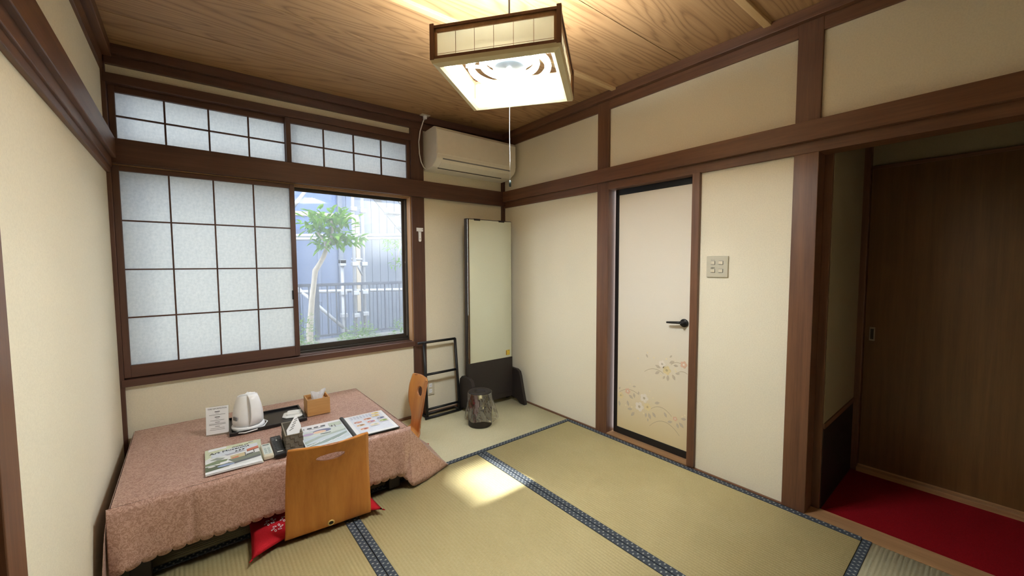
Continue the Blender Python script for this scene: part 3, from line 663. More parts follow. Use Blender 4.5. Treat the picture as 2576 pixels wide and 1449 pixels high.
# tissue box
ti = thing('tissue_box', 'square wooden tissue box with a white tissue standing up', 'tissue box', (-1.739, -.372, Z0), R(-3))
a, h, k = .062, .096, .007
for lo, hi in (((-a, -a, 0), (a, -a+k, h)), ((-a, a-k, 0), (a, a, h)), ((-a, -a+k, 0), (-a+k, a-k, h)), ((a-k, -a+k, 0), (a, a-k, h))): box('side_board', lo, hi, M['box_wood'], ti, .0008)
box('bottom_board', (-a+k, -a+k, .002), (a-k, a-k, .006), M['box_wood'], ti)
ip = boxes('inner_lid', [((-a+k, -a+k, .070), (-.012, a-k, .074)), ((.012, -a+k, .070), (a-k, a-k, .074)), ((-.012, -a+k, .070), (.012, -.035, .074)), ((-.012, .035, .070), (.012, a-k, .074))], M['box_wood'], ti)
def tis(u, v):
    a_ = u*2*math.pi; r = (.016+.016*v)*(1+.22*math.sin(3*a_+v*2)+.12*math.sin(7*a_)); 
    return Vector((r*math.cos(a_)*1.25+.004*v, r*math.sin(a_)*.55, .062+.060*v+(.010*math.sin(2*a_+.6)+.007*math.cos(3*a_))*v))
grid('tissue', tis, 48, 10, M['tissue'], ti, wrap=True)
# menu binder
mb = thing('menu_binder', 'open ring binder menu with food photographs', 'menu', (-1.672, -.755, Z0), R(-3.2))
for s, nm in ((-1, 'left'), (1, 'right')):
    b = box('cover', (s*.121-.112, -.155, 0), (s*.121+.112, .155, .0035), M['blackmat'], mb, .001)
    p = box('page', (s*.119-.108, -.150, .0040), (s*.119+.108, .150, .0075), M['paper_white'], mb, .0006)
    Hh = .0036
    if s < 0:
        P_ = [('photo', rect(-.104, -.146, .104, .060), (206, 218, 224)), ('photo', rect(-.104, -.02, .104, .05), (214, 224, 216)), ('photo', [(-.10, -.14), (.02, -.12), (.10, -.06), (.10, -.04), (0, -.09), (-.10, -.11)], (150, 166, 160)), ('photo', [(-.104, -.10), (-.02, -.05), (.104, -.02), (.104, .0), (-.03, -.03), (-.104, -.07)], (176, 190, 180)),
              ('photo', ell(-.005, .035, .045, .024), (120, 124, 160)), ('photo', ell(-.018, .026, .032, .018), (236, 204, 174)), ('photo', ell(-.075, .02, .028, .016), (196, 176, 206)), ('photo', rect(.04, .07, .104, .12), (196, 208, 192))]
        for i in range(7): P_.append(('photo', [(-.10+.03*i, -.135+.012*(i % 3)), (-.07+.03*i, -.12+.014*(i % 3)), (-.075+.03*i, -.114+.014*(i % 3)), (-.104+.03*i, -.130+.012*(i % 3))], (238, 242, 246)))
        for x0, x1 in ((-.085, -.080), (-.066, -.044), (-.034, -.012), (0, .022)): P_.append(('lettering', rect(x0, .096, x1, .108), (60, 62, 70)))
        P_ += [('lettering', rect(-.06, .082, .02, .0845), (110, 112, 118)), ('lettering', rect(.048, .062, .054, .082), (80, 82, 86)), ('lettering', rect(.064, .05, .068, .085), (120, 122, 122)), ('lettering', rect(-.02, -.012, .03, -.006), (96, 100, 104))]
    else:
        P_ = [('photo', rect(-.088, -.13, .09, .135), (222, 228, 240))]
        for i, (c1, c2) in enumerate([((176, 84, 64), (226, 170, 150)), ((206, 160, 90), (120, 90, 60)), ((200, 120, 90), (150, 70, 60)), ((202, 120, 90), (160, 110, 70)), ((206, 96, 74), (120, 120, 180)), ((226, 214, 180), (180, 196, 170)), ((90, 110, 150), (60, 80, 120)), ((226, 200, 110), (190, 150, 70)), ((160, 190, 80), (110, 140, 60)), ((236, 216, 120), (200, 170, 70))]):
            cx, cy = [(-.058, .035), (-.056, -.015), (-.052, -.075), (.0, .055), (.006, .005), (.010, -.048), (.066, .028), (.052, .078), (.068, -.018), (.060, .115)][i]
            P_ += [('food_photo', rect(cx-.024, cy-.017, cx+.024, cy+.017), (232, 224, 222)), ('food_photo', ell(cx, cy, .021, .012), c1), ('food_photo', ell(cx+.005, cy+.002, .011, .006), c2), ('food_photo', ell(cx-.008, cy-.003, .006, .004), (236, 226, 206))]
        for i in range(7):
            for j in range(3): P_.append(('lettering', rect(-.082+.017*i, .085+.016*j, -.072+.017*i, .088+.016*j), (110, 116, 134)))
    cz = 0
    for i, (nm2, ol, col) in enumerate(P_): flat(nm2, ol, Hh+.00008*i, colour(col, .3), p, .0002)
sp_ = prism('spine', [(-.012, .0), (-.010, .010), (-.004, .014), (.004, .014), (.010, .010), (.012, .0)], -.157, .157, 1, M['blackmat'], mb)
for i in range(30): tube('ring', [(-.009, -.148+i*.0102, .010), (-.004, -.148+i*.0102, .0155), (.004, -.148+i*.0102, .0155), (.009, -.148+i*.0102, .010)], .0014, M['greyink'], sp_, 5)
# basket with a card
bk = thing('woven_basket', 'small grey woven basket holding a white card', 'basket', (-1.944, -.765, Z0), R(-4))
bw_, bd_, bh_ = .036, .094, .080
for lo, hi in (((-bw_, -bd_, 0), (bw_, -bd_+.004, bh_)), ((-bw_, bd_-.004, 0), (bw_, bd_, bh_)), ((-bw_, -bd_+.004, 0), (-bw_+.004, bd_-.004, bh_)), ((bw_-.004, -bd_+.004, 0), (bw_, bd_-.004, bh_))): box('wall', lo, hi, M['weave'], bk)
box('bottom', (-bw_+.004, -bd_+.004, 0), (bw_-.004, bd_-.004, .004), M['weave'], bk)
tube('rim', [(-bw_, -bd_, bh_), (bw_, -bd_, bh_), (bw_, bd_, bh_), (-bw_, bd_, bh_), (-bw_, -bd_, bh_)], .0030, plain('basket_rim', (146, 140, 126), .8, var=.2, scale=400), bk, 6)
wm = bmesh.new(); add_box(wm, (-.0088, -.0016, -.0088), (.0088, .0016, .0088), .0012); wme = bpy.data.meshes.new('weave_strip'); wm.to_mesh(wme); wm.free(); wme.materials.append(M['weave'])
for nn, L_, off, rot in ((4, bw_, -bd_-.0008, 0), (4, bw_, bd_+.0008, 0), (10, bd_, -bw_-.0008, 90), (10, bd_, bw_+.0008, 90)):
    for i in range(nn):
        for j in range(4):
            if (i+j) % 2: continue
            q = -L_+L_*2*(i+.5)/nn; o = link('weave_strip', wme, None, bk); zz = .0105+.0205*j
            o.location = (q, off, zz) if rot == 0 else (off, q, zz); o.rotation_euler = (0, 0, R(rot))
            o.scale = (1, 1, 1.15)
cd_ = thing('paper_card', 'folded white printed card stuck in the woven basket', 'card', (-1.941, -.800, Z0+.006), R(-6))
def cpt(x, z): return Vector((x, -.052+.62*z, z))
def cmesh(nm, pts, off, mat, par):
    bm = bmesh.new(); n_ = Vector((0, -.85, .52)); A = [bm.verts.new(cpt(*q)+n_*off) for q in pts]; B = [bm.verts.new(cpt(*q)+n_*(off-.0008)) for q in pts]; bm.faces.new(A); bm.faces.new(B[::-1])
    for k in range(len(pts)): bm.faces.new((A[k], B[k], B[(k+1) % len(pts)], A[(k+1) % len(pts)]))
    return from_bm(nm, bm, mat, par)
cdp = cmesh('card_sheet', [(-.026, .0), (.030, .0), (.031, .092), (.014, .140), (-.032, .080)], 0, M['paper_white'], cd_)
for a_ in range(5): cmesh('lettering', [(-.020+.006*a_, .078+.010*a_), (-.002+.006*a_, .086+.010*a_), (-.001+.006*a_, .083+.010*a_), (-.019+.006*a_, .075+.010*a_)], .0006, M['greyink'], cdp)
# remotes
rb = thing('television_remote', 'long black remote control next to the woven basket', 'remote control', (-2.009, -.780, Z0), R(-2.5))
body = box('remote_body', (-.023, -.122, 0), (.023, .122, .020), M['black'], rb, .005)
for i in range(3):
    for j in range(2): box('button', (-.017+.0125*i, .082-.02*j, .0196), (-.0075+.0125*i, .097-.02*j, .0212), colour((96, 100, 104)), body)
for i in range(3):
    for j in range(8): box('button', (-.015+.0115*i, .038-.013*j, .0196), (-.0075+.0115*i, .044-.013*j, .0210), colour((70, 72, 76)), body)
box('button', (-.003, .050, .0196), (.003, .062, .0215), M['white'], body); box('brand_plate', (-.012, -.090, .0196), (.012, -.082, .0204), colour((190, 190, 190)), body)
rw = thing('cooler_remote', 'short ivory remote control next to the magazine', 'remote control', (-2.057, -.802, Z0), R(-1.5))
body = box('remote_body', (-.0205, -.078, 0), (.0205, .078, .018), M['offwhite'], rb if False else rw, .004)
scn = box('label_panel', (-.017, -.055, .0176), (.017, .068, .0186), colour((206, 214, 210)), body); box('screen', (-.013, .045, .001), (.013, .055, .0014), colour((96, 108, 104)), scn)
for i in range(2):
    for j in range(6): box('button', (-.012+.014*i, -.03+.011*j-.02, .0010), (-.002+.014*i, -.026+.011*j-.02, .0016), colour((150, 168, 166)), scn)
# magazines
m2 = thing('magazine', 'pale green magazine mostly hidden under the Art Museums guide', 'magazine', (-2.176, -.744, Z0), R(-4.5), 'magazines on the table')
box('pages', (-.104, -.143, 0), (.104, .145, .003), M['paper_white'], m2); flat('cover', rect(-.104, -.143, .104, .145), .003, colour((198, 206, 182), .3), m2)
m1 = thing('magazine', 'magazine titled Art Museums lying on top of a pale green one', 'magazine', (-2.186, -.752, Z0+.0036), R(-1.2), 'magazines on the table')
pgs = box('pages', (-.1025, -.141, 0), (.1025, .139, .004), M['paper_white'], m1)
cv = flat('cover', rect(-.1025, -.141, .1025, .139), .004, colour((226, 230, 232), .28), m1)
pol = [((206, 214, 184), [(-.1025, .139), (.1025, .139), (.1025, .08), (.05, .10), (-.04, .085), (-.08, .04), (-.1025, .02)]), ((236, 238, 242), [(-.09, .139), (-.02, .139), (-.02, .118), (-.09, .112)]), ((214, 222, 232), [(-.08, .08), (0, .10), (.1025, .095), (.1025, .03), (-.08, .03)]),
       ((122, 138, 104), [(-.1025, -.03), (-.06, -.01), (-.02, -.02), (-.03, -.05), (-.1025, -.05)]), ((86, 98, 72), [(-.1025, -.06), (-.03, -.055), (0, -.075), (-.02, -.10), (-.1025, -.112)]), ((120, 128, 112), [(-.02, -.03), (.1025, -.02), (.1025, -.06), (0, -.075)]), ((92, 96, 104), [(.0, -.075), (.1025, -.055), (.1025, -.075), (0, -.092)]),
       ((176, 176, 190), [(-.03, .035), (.04, .045), (.05, .03), (-.02, .02)]), ((206, 190, 150), [(-.01, .005), (.045, .012), (.045, -.03), (-.01, -.035)]), ((200, 130, 96), [(-.005, -.02), (.02, -.01), (.02, -.03), (-.005, -.035)]), ((204, 110, 76), [(.055, .04), (.1025, .055), (.1025, .03), (.055, .02)]), ((150, 78, 58), [(.055, .02), (.1025, .03), (.1025, .022), (.055, .010)]),
       ((70, 72, 80), [(.045, .01), (.048, .01), (.048, -.04), (.045, -.04)]), ((70, 72, 80), [(.08, .015), (.083, .015), (.083, -.02), (.08, -.02)]), ((232, 236, 240), [(.05, .008), (.078, .012), (.078, -.02), (.05, -.025)]), ((80, 84, 84), [(.05, -.018), (.078, -.012), (.078, -.02), (.05, -.028)]), ((150, 168, 204), ell(-.03, -.085, .032, .012)), ((240, 242, 244), [(-.05, -.045), (-.02, -.04), (-.02, -.065), (-.05, -.07)]),
       ((150, 160, 150), [(-.085, .005), (-.06, .02), (-.03, .0), (-.05, -.01)]), ((240, 240, 236), ell(-.08, -.07, .014, .006)), ((240, 240, 236), ell(-.05, -.062, .016, .005)), ((52, 58, 54), ell(.015, .048, .005, .006)), ((52, 58, 54), ell(.029, .051, .005, .006)), ((52, 58, 54), ell(.043, .053, .005, .006)), ((240, 242, 246), rect(-.1025, -.141, .1025, -.118)), ((176, 172, 200), rect(.068, .118, .088, .124))]
for i, (col, ol) in enumerate(pol): flat('cover_picture', ol, .0002+.00007*i, colour(col, .3), cv, .0003).location.z = .0042
text('lettering', 'Guide to', .017, M['ink'], cv, (.0, .096, .0066), (0, 0, R(4)), 'LEFT', 1.1, .0002)
text('lettering', 'Art Museums', .028, M['ink'], cv, (-.086, .066, .0066), (0, 0, R(3)), 'LEFT', 1.02, .0002)

# ================================================================== pendant lamp
lp = thing('pendant_lamp', 'square wooden pendant lamp with lit ring tubes and pull cord', 'lamp', (-1.304, -1.711, 1.95), R(37.1))
S, Hh = .228, .116
for i in range(4):
    q = Matrix.Rotation(i*math.pi/2, 4, 'Z')
    def rbox(nm, lo, hi, mat, par=lp, bev=.0012):
        bm = bmesh.new(); add_box(bm, lo, hi, bev); bmesh.ops.transform(bm, matrix=q, verts=bm.verts); return from_bm(nm, bm, mat, par)
    rbox('corner_post', (S-.014, S-.014, .0), (S+.002, S+.002, Hh+.006), M['wood_z'])
    rbox('top_rail', (-S+.014, S-.012, Hh-.010), (S-.014, S, Hh), M['wood_x'], bev=.001); rbox('bottom_rail', (-S+.014, S-.012, .002), (S-.014, S, .013), M['wood_x'], bev=.001)
    rbox('inner_moulding', (-S+.014, S-.010, Hh-.024), (S-.014, S-.004, Hh-.010), M['sill_x'], bev=.001)
    for sx in (-1, 1): rbox('side_moulding', (sx*(S-.018)-.005, S-.010, .013), (sx*(S-.018)+.005, S-.004, Hh-.010), M['sill_z'], bev=.001)
    pn = rbox('paper_panel', (-S+.022, S-.0105, .013), (S-.022, S-.0095, Hh-.02), M['lamp_paper'], bev=0)
    for k in range(1, 6):
        x = -S+.022+(2*S-.044)*k/6; rbox('grid_line', (x-.0007, S-.0094, .013), (x+.0007, S-.0085, Hh-.024), M['sill_z'], pn, 0)
    rbox('grid_line', (-S+.022, S-.0093, .022), (S-.022, S-.0086, .0232), M['sill_x'], pn, 0)
bm = bmesh.new(); rings = []
for r, z in ((S+.001, .002), (S-.004, -.010), (S-.024, -.016), (S-.036, -.010), (S-.040, .004), (S-.012, .004)): rings.append([bm.verts.new((sx*r, sy*r, z)) for sx, sy in ((-1, -1), (1, -1), (1, 1), (-1, 1))])
for A, B in zip(rings, rings[1:]+rings[:1]):
    for k in range(4): bm.faces.new((A[k], A[(k+1) % 4], B[(k+1) % 4], B[k]))
from_bm('bottom_frame', bm, M['cream_frame'], lp)
lathe('reflector_dish', [(0, .098), (.080, .098), (.104, .090), (.106, .092), (.082, .101), (0, .101)], M['reflector'], lp, 48)
lathe('starter_disc', [(0, .050), (.058, .050), (.066, .054), (.068, .060), (.066, .098), (0, .098)], M['greydisc'], lp, 40)
lathe('starter_cap', [(0, .038), (.008, .038), (.010, .042), (.010, .052), (0, .052)], M['white'], lp, 16)
for rr, zz, tr in ((.150, .052, .0125), (.105, .066, .0125)):
    n = 64; bm = bmesh.new(); vs_ = [[bm.verts.new(((rr+tr*math.cos(b))*math.cos(a), (rr+tr*math.cos(b))*math.sin(a), zz+tr*math.sin(b))) for b in (2*math.pi*j/10 for j in range(10))] for a in (2*math.pi*i/n for i in range(n))]
    for i in range(n):
        for j in range(10): bm.faces.new((vs_[i][j], vs_[(i+1) % n][j], vs_[(i+1) % n][(j+1) % 10], vs_[i][(j+1) % 10]))
    from_bm('ring_tube', bm, M['tube'], lp, True)
for a in (20, 140, 260):
    b = box('tube_clip', (-.004, .088, .045), (.004, .170, .056), M['white'], lp, .001); b.location = Matrix.Rotation(R(a), 4, 'Z') @ b.location; b.rotation_euler = (0, 0, R(a))
for a in (60, 95, 130, 200, 330):
    b = box('vent_slot', (-.009, .125, .0965), (.009, .133, .0985), M['darkbrown'], lp); b.location = Matrix.Rotation(R(a), 4, 'Z') @ b.location; b.rotation_euler = (0, 0, R(a))
pc = tube('pull_cord', [(0, 0, .04), (.001, .0, -.05), (.0, .001, -.2), (.0015, 0, -.30), (0, 0, -.386)], .0009, M['white'], lp, 6)
kn = lathe('pull_knob', [(0, -.407), (.0042, -.406), (.0046, -.39), (.0035, -.382), (0, -.381)], colour((40, 52, 50)), lp, 12)
tube('hanging_cord', [(0, 0, .10), (0, 0, .44)], .004, M['black'], lp, 8); lathe('ceiling_cap', [(0, .413), (.028, .418), (.034, .433), (.034, .4470), (0, .4470)], M['offwhite'], lp, 24)

# ================================================================== air conditioner, its cord and sockets
ac = thing('air_conditioner', 'ivory wall mounted air conditioner in the corner above the mirror', 'air conditioner', (-.418, .0, 1.985))
pr_ = [(.012, .0), (.012, .305), (-.165, .312), (-.192, .303), (-.205, .285), (-.208, .085), (-.204, .066), (-.185, .044), (-.130, .014), (-.06, .002)]
M['acwhite'] = plain('white_cooler_casing', (240, 236, 224), .4, var=.02)
prism('housing', [(y, z) for y, z in pr_], -.389, .389, 0, M['acwhite'], ac, .004)
fp = prism('front_panel', [(-.200, .290), (-.2125, .280), (-.2145, .100), (-.2105, .092), (-.203, .10)], -.385, .385, 0, M['acwhite'], ac, .001)
lvp = [(-.200, .060), (-.186, .040), (-.130, .0105), (-.128, .014), (-.182, .046), (-.196, .066)]
prism('louvre', lvp, -.335, .295, 0, plain('louvre_plastic', (240, 236, 222), .4, var=.02), ac)
prism('louvre_gap', [(-.1275, .0128), (-.118, .0072), (-.117, .010), (-.126, .015)], -.335, .295, 0, M['blackmat'], ac)
prism('louvre_gap', [(-.2055, .0690), (-.2015, .0618), (-.200, .064), (-.204, .071)], -.335, .335, 0, M['greyink'], ac)
boxes('indicator', [((.312, -.203, .062), (.326, -.196, .070))], M['black'], ac)
co_ = thing('ceiling_socket', 'white socket on the ceiling above the air conditioner cord', 'socket', (-.822, -.052, ZC-.0205))
box('plate', (-.036, -.026, -.0), (.036, .026, .005), M['offwhite'], co_, .002); box('plug', (-.012, -.014, -.026), (.012, .010, .001), M['white'], co_, .003)
tag(tube('power_cord', [(-.828, -.056, 2.378), (-.838, -.05, 2.35), (-.856, -.035, 2.28), (-.862, -.02, 2.20), (-.856, -.016, 2.11), (-.842, -.014, 2.05), (-.822, -.014, 2.012), (-.806, -.02, 2.000)], .0042, M['white']), 'white power cord hanging from ceiling socket to air conditioner', 'cord')
rbk = thing('remote_bracket', 'white empty T shaped holder screwed to the dark post', 'bracket', (-.862, -.010, 1.425))
prism('holder', [(-.011, .0), (-.004, -.006), (.004, -.006), (.011, .0), (.011, .076), (.028, .076), (.028, .104), (-.028, .104), (-.028, .076), (-.011, .076)], -.003, .004, 1, M['white'], rbk, .001)
for x, z in ((0, .016), (0, .072), (.022, .09)): boxes('screw', [((x-.003, -.0042, z-.003), (x+.003, -.002, z+.003))], M['greyink'], rbk)
ol = thing('wall_socket', 'ivory double wall socket behind the towel rack', 'socket', (-.782, .014, .150))
box('plate', (-.036, -.009, 0), (.036, 0, .120), M['offwhite'], ol, .002)
for z in (.032, .080):
    f_ = box('outlet', (-.014, -.0105, z-.015), (.014, -.008, z+.017), M['white'], ol, .001)
    for x in (-.005, .005): box('slot', (x-.001, -.0028+.0015, .012), (x+.001, -.0012, .021), M['black'], f_)
sw = thing('switch_plate', 'grey plate with four small light switches beside the papered door', 'switch', (.012, -1.945, 1.157))
box('plate', (-.010, -.0585, 0), (0, .0585, .120), M['grey_plate'], sw, .003)
for y in (.022, -.022):
    for z in (.035, .080):
        box('switch_well', (-.0108, y-.0125, z-.009), (-.0095, y+.0125, z+.012), M['greyink'], sw); box('rocker', (-.0145, y-.0105, z-.007), (-.0100, y+.0115, z+.0105), M['offwhite'], sw, .001)
text('lettering', 'トイレ', .0085, M['greyink'], sw, (-.0104, .034, .0945), (R(90), 0, R(-90)), 'LEFT', .95)
text('lettering', '洗面所', .0085, M['ink'], sw, (-.0104, .035, .0495), (R(90), 0, R(-90)), 'LEFT', .95)

# ================================================================== mirror, rack, bin
mi = thing('standing_mirror', 'tall standing mirror with dark brown frame in the corner', 'mirror', (-.302, -.190, 0), R(-1.5))
box('frame_back', (-.233, .002, .10), (.233, .036, 1.612), M['darkbrown'], mi, .003)
box('mirror_glass', (-.225, -.0035, .405), (.226, .003, 1.606), M['mirror'], mi, .0008)
box('lower_panel', (-.233, -.006, .09), (.233, .003, .404), M['darkbrown'], mi, .002)
for x in (-.13, .12): box('top_clip', (x-.03, -.0055, 1.598), (x+.03, .006, 1.6135), M['darkbrown'], mi, .001)
for x0, x1 in ((-.262, -.234), (.234, .262)):
    prism('foot', [(-.175, 0), (-.175, .020), (-.150, .10), (-.112, .245), (-.095, .285), (-.06, .300), (.05, .300), (.085, .27), (.125, .10), (.140, 0), (.085, 0), (.05, .028), (0, .036), (-.06, .030), (-.115, 0)], x0, x1, 0, M['darkbrown'], mi, .002)
box('lower_rail', (-.234, -.004, .045), (.234, .024, .10), M['darkbrown'], mi, .002)
st = box('sticker', (.162, -.0046, .425), (.204, -.0036, .470), M['yellow'], mi)
boxes('sticker_print', [((-.020, -.0009, .004), (-.013, -.0006, .040)), ((.006, -.0009, .038), (.014, -.0006, .044))], colour((150, 96, 40)), st)
rk = thing('towel_rack', 'black metal towel rack with three bars leaning beside the mirror', 'towel rack', (-.725, -.075, 0))
for s in (-1, 1):
    tube('upright', [(s*.150, -.035, .012), (s*.147, -.012, .30), (s*.143, .015, .612)], .0115, M['blackmat'], rk, 10)
for z, y, e in ((.610, .015, .20), (.352, -.006, .148), (.075, -.030, .150)):
    tube('bar', [(-(.195 if e > .19 else e), y, z), (.145 if e > .19 else e, y, z)], .0100, M['blackmat'], rk, 10)
tube('base_bar', [(-.170, -.040, .0105), (.162, -.040, .0105)], .010, M['blackmat'], rk, 10); tube('base_bar', [(-.150, .045, .010), (.150, .045, .010)], .009, M['blackmat'], rk, 10)
for s in (-1, 1): tube('base_foot', [(s*.150, -.04, .010), (s*.150, .045, .010)], .008, M['blackmat'], rk, 8)
bn = thing('waste_bin', 'dark round waste bin lined with a clear plastic bag', 'waste bin', (-.606, -.462, 0))
lathe('bin_body', [(0, .004), (.086, .0), (.090, .004), (.092, .25), (.090, .254), (.086, .25), (.084, .012), (0, .012)], M['darkbrown'], bn, 48)
lathe('rim_ring', [(.089, .2545), (.088, .262), (.084, .265), (.050, .263), (.044, .258), (.044, .250), (.05, .250), (.08, .2535)], M['darkbrown'], bn, 48)
def bag(u, v):
    a = 2*math.pi*u; wv = mnoise.noise(Vector((math.cos(a)*2.2, math.sin(a)*2.2, v*1.6)))*.018+mnoise.noise(Vector((math.cos(a)*6, math.sin(a)*6, v*3+5)))*.008
    side = .034*max(0, math.cos(a-R(-25)))**2; r = .091+(.020+side)*v**1.3+wv*v**.7; r = max(r, .0935)
    return Vector((r*math.cos(a), r*math.sin(a), .259-.200*v+.018*mnoise.noise(Vector((math.cos(a)*1.5, math.sin(a)*1.5, 9)))*v))
grid('plastic_bag', bag, 96, 16, M['bag'], bn, smooth=False, wrap=True)

# ================================================================== outside the window
def E(u, v, y):          # pixel direction met at the upright plane where the thing stands
    d = cr_*((u-1288)/1001.877)+cu_*((724.5-v)/1001.877)+cf_; return CAM+d*((y-CAM.y)/d.y)
rnd = random.Random(4)
GZ = -.50
struct(box('ground', (-9, .14, GZ-.2), (7, 9, GZ), plain('garden_soil', (120, 112, 96), .95, var=.3, scale=20, bump=.5)), 'garden ground outside the window')
fy = 4.0
fa = thing('neighbour_house', 'pale blue metal clad house behind the scaffolding', 'building', (-1, fy, GZ))
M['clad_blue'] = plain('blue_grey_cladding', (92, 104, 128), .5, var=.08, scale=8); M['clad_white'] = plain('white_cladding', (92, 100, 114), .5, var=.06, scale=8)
box('wall_core', (-5, .03, 0), (-.83, 3.0, 8.6), M['clad_blue'], fa); box('wall_core', (-.83, .03, 0), (5, 3.0, 6.58), M['clad_white'], fa)
split = E(893, 600, fy).x+1
pm = {}
for nm, hh in (('b', 8.6), ('w', 6.58)):
    bm = bmesh.new(); add_box(bm, (-.068, -.012, 0), (.068, .03, hh), .004); me = bpy.data.meshes.new('cladding_strip'); bm.to_mesh(me); bm.free(); pm[nm] = me
pmb, pmw, pms = pm['b'], pm['w'], pm['w'].copy(); pmb.materials.append(M['clad_blue']); pmw.materials.append(M['clad_white']); pms.materials.append(M['clad_blue'])
x = -4.9
while x < 4.95:
    o = link('cladding_strip', pmb if x < -.83 else (pms if x < split else pmw), None, fa, loc=(x, 0, 0)); x += .140
def fpt(u, v): p = E(u, v, fy-.02); return (p.x+1, p.z-GZ)
(ax, az), (bx, bz) = fpt(700, 716), fpt(892, 552)
wn = box('window_pane', (ax-.4, -.03, az), (bx, -.014, bz), plain('shuttered_pane', (84, 98, 126), .3, var=.05), fa)
M['beige'] = plain('beige_window_frame', (150, 142, 130), .5)
box('window_head', (ax-.5, -.06, bz), (bx+.06, -.012, bz+.07), M['beige'], fa, .004); box('window_jamb', (bx, -.06, az-.5), (bx+.07, -.012, bz), M['beige'], fa, .004)
box('window_mullion', ((ax+bx)/2-.02, -.045, az-.3), ((ax+bx)/2+.02, -.013, bz), M['clad_blue'], fa, .004)
(cx, cz), (dx_, dz) = fpt(690, 470), fpt(850, 536)
box('upper_panel', (cx-.4, -.035, cz-.62), (dx_, -.013, cz+.5), plain('upper_blue_panel', (78, 98, 140), .4, var=.05), fa); box('drain_pipe', (dx_-.02, -.09, 0), (dx_+.05, -.02, 6.5), M['clad_white'], fa, .01)
# scaffold
sy_ = 3.0
sc = thing('scaffold', 'grey steel pipe scaffold with a stair in front of the pale house', 'scaffold', (E(914, 700, sy_).x, sy_, GZ)); SL = sc.location
M['pipe'] = plain('galvanised_pipe', (146, 150, 158), .45, .3, var=.1)
M['stairgrey'] = plain('stair_steel', (120, 122, 126), .5, .2)
def Sx(u, v=650, y=sy_): return E(u, v, y)-SL
def pole(nm, a, b, r=.0243): return tube(nm, [a, b], r, M['pipe'], sc, 10)
def clamp(p): 
    q = boxes('clamp', [((-.042, -.045, -.03), (.042, .045, .03))], M['pipe'], sc, .008); q.location = p
zz = lambda v, u=900, y=sy_: E(u, v, y).z-GZ
for u, z0, z1 in ((914, 0, 5.6), (884, 0, 5.6), (860, 0, zz(655)), (1120, 0, 5.6), (640, 0, 5.6)):
    X_ = Sx(u).x; yy = 0 if u != 884 else -.12; pole('standard', (X_, yy, z0), (X_, yy, z1))
    for v in (530, 594, 664, 735, 790): clamp((X_, yy-.02, min(z1-.02, zz(v))))
for v0, v1 in ((592, 592), (600, 600), (737, 726)): pole('ledger', Sx(560, v0+2), Sx(1180, v1-2))
pole('brace', Sx(738, 520), Sx(770, 478)); pole('brace', Sx(738, 716), Sx(880, 838)); pole('brace', Sx(893, 655), Sx(912, 692), .017); pole('side_bar', Sx(884, 652), Sx(914, 652), .02)
A0, A1 = Sx(905, 478), Sx(1090, 700)
for off in (0, .16):
    st_ = prism('stair_string', [(A0.x+off, A0.z+off*.9+.0), (A0.x+off+.06, A0.z+off*.9+.04), (A1.x+off+.06, A1.z+off*.9+.04), (A1.x+off, A1.z+off*.9)], -.20-off, -.17-off, 1, M['stairgrey'], sc)
for k in range(7):
    p = A0.lerp(A1, (k+.7)/6.5); box('stair_tread', (p.x-.02, -.36, p.z-.005), (p.x+.20, -.17, p.z+.02), M['stairgrey'], sc, .004)
box('added_sun_screen', (-1.6, -.02, 5.86), (4, .02, 7.2), M['clad_white'], sc)  # out of view, added to keep the sun off the high paper windows
# railing
ry = 2.0
ra = thing('garden_railing', 'dark metal railing with upright bars beyond the garden shrubs', 'railing', (-.7, ry, GZ)); RL = ra.location
M['rail'] = plain('grey_painted_rail', (60, 66, 80), .5, .2)
zt_, zb_ = E(870, 715, ry).z-GZ, E(870, 838, ry).z-GZ
box('low_wall', (-4, -.06, 0), (4, .06, zb_-.05), plain('concrete_kerb', (120, 122, 122), .9, var=.1), ra)
box('top_rail', (-4, -.02, zt_-.015), (4, .02, zt_+.018), M['rail'], ra, .004); box('bottom_rail', (-4, -.015, zb_-.012), (4, .015, zb_+.012), M['rail'], ra, .003)
bm = bmesh.new(); add_box(bm, (-.0065, -.0065, 0), (.0065, .0065, zt_-zb_), 0); bme = bpy.data.meshes.new('baluster'); bm.to_mesh(bme); bm.free(); bme.materials.append(M['rail'])
x0 = E(825, 780, ry).x+.7; 
for k in range(-28, 36): link('baluster', bme, None, ra, loc=(x0+k*.098, 0, zb_))
for k in (-2, -1, 0, 1, 2): xx = E(796, 780, ry).x+.7+k*1.25; box('post', (xx-.02, -.02, 0), (xx+.02, .02, zt_), M['rail'], ra, .003)
# planting
def leaf_mesh(bm, p, d, up, L, W):
    d = d.normalized(); s = d.cross(up).normalized() if d.cross(up).length > 1e-3 else Vector((1, 0, 0)); n = s.cross(d)
    q = [p, p+d*L*.35+s*W+n*L*.05, p+d*L*.72+s*W*.75+n*L*.03, p+d*L-n*L*.12, p+d*L*.72-s*W*.75+n*L*.03, p+d*L*.35-s*W+n*L*.05]
    v = [bm.verts.new(a) for a in q]; bm.faces.new((v[0], v[1], v[2], v[3])); bm.faces.new((v[0], v[3], v[4], v[5]))
def leafmat(name, c1, c2):
    t = NT(name); f = t.noise(t.co(), 18, 3); col = t.ramp(f, (.3, lin(c1)), (.7, lin(c2)))
    d = t.n('BsdfDiffuse', Color=col); tr = t.n('BsdfTranslucent', Color=col); mx = t.n('MixShader'); t.set(mx.inputs[0], .4); t.set(mx.inputs[1], d); t.set(mx.inputs[2], tr); t.t.links.new(mx.outputs[0], t.out.inputs[0]); return t.m
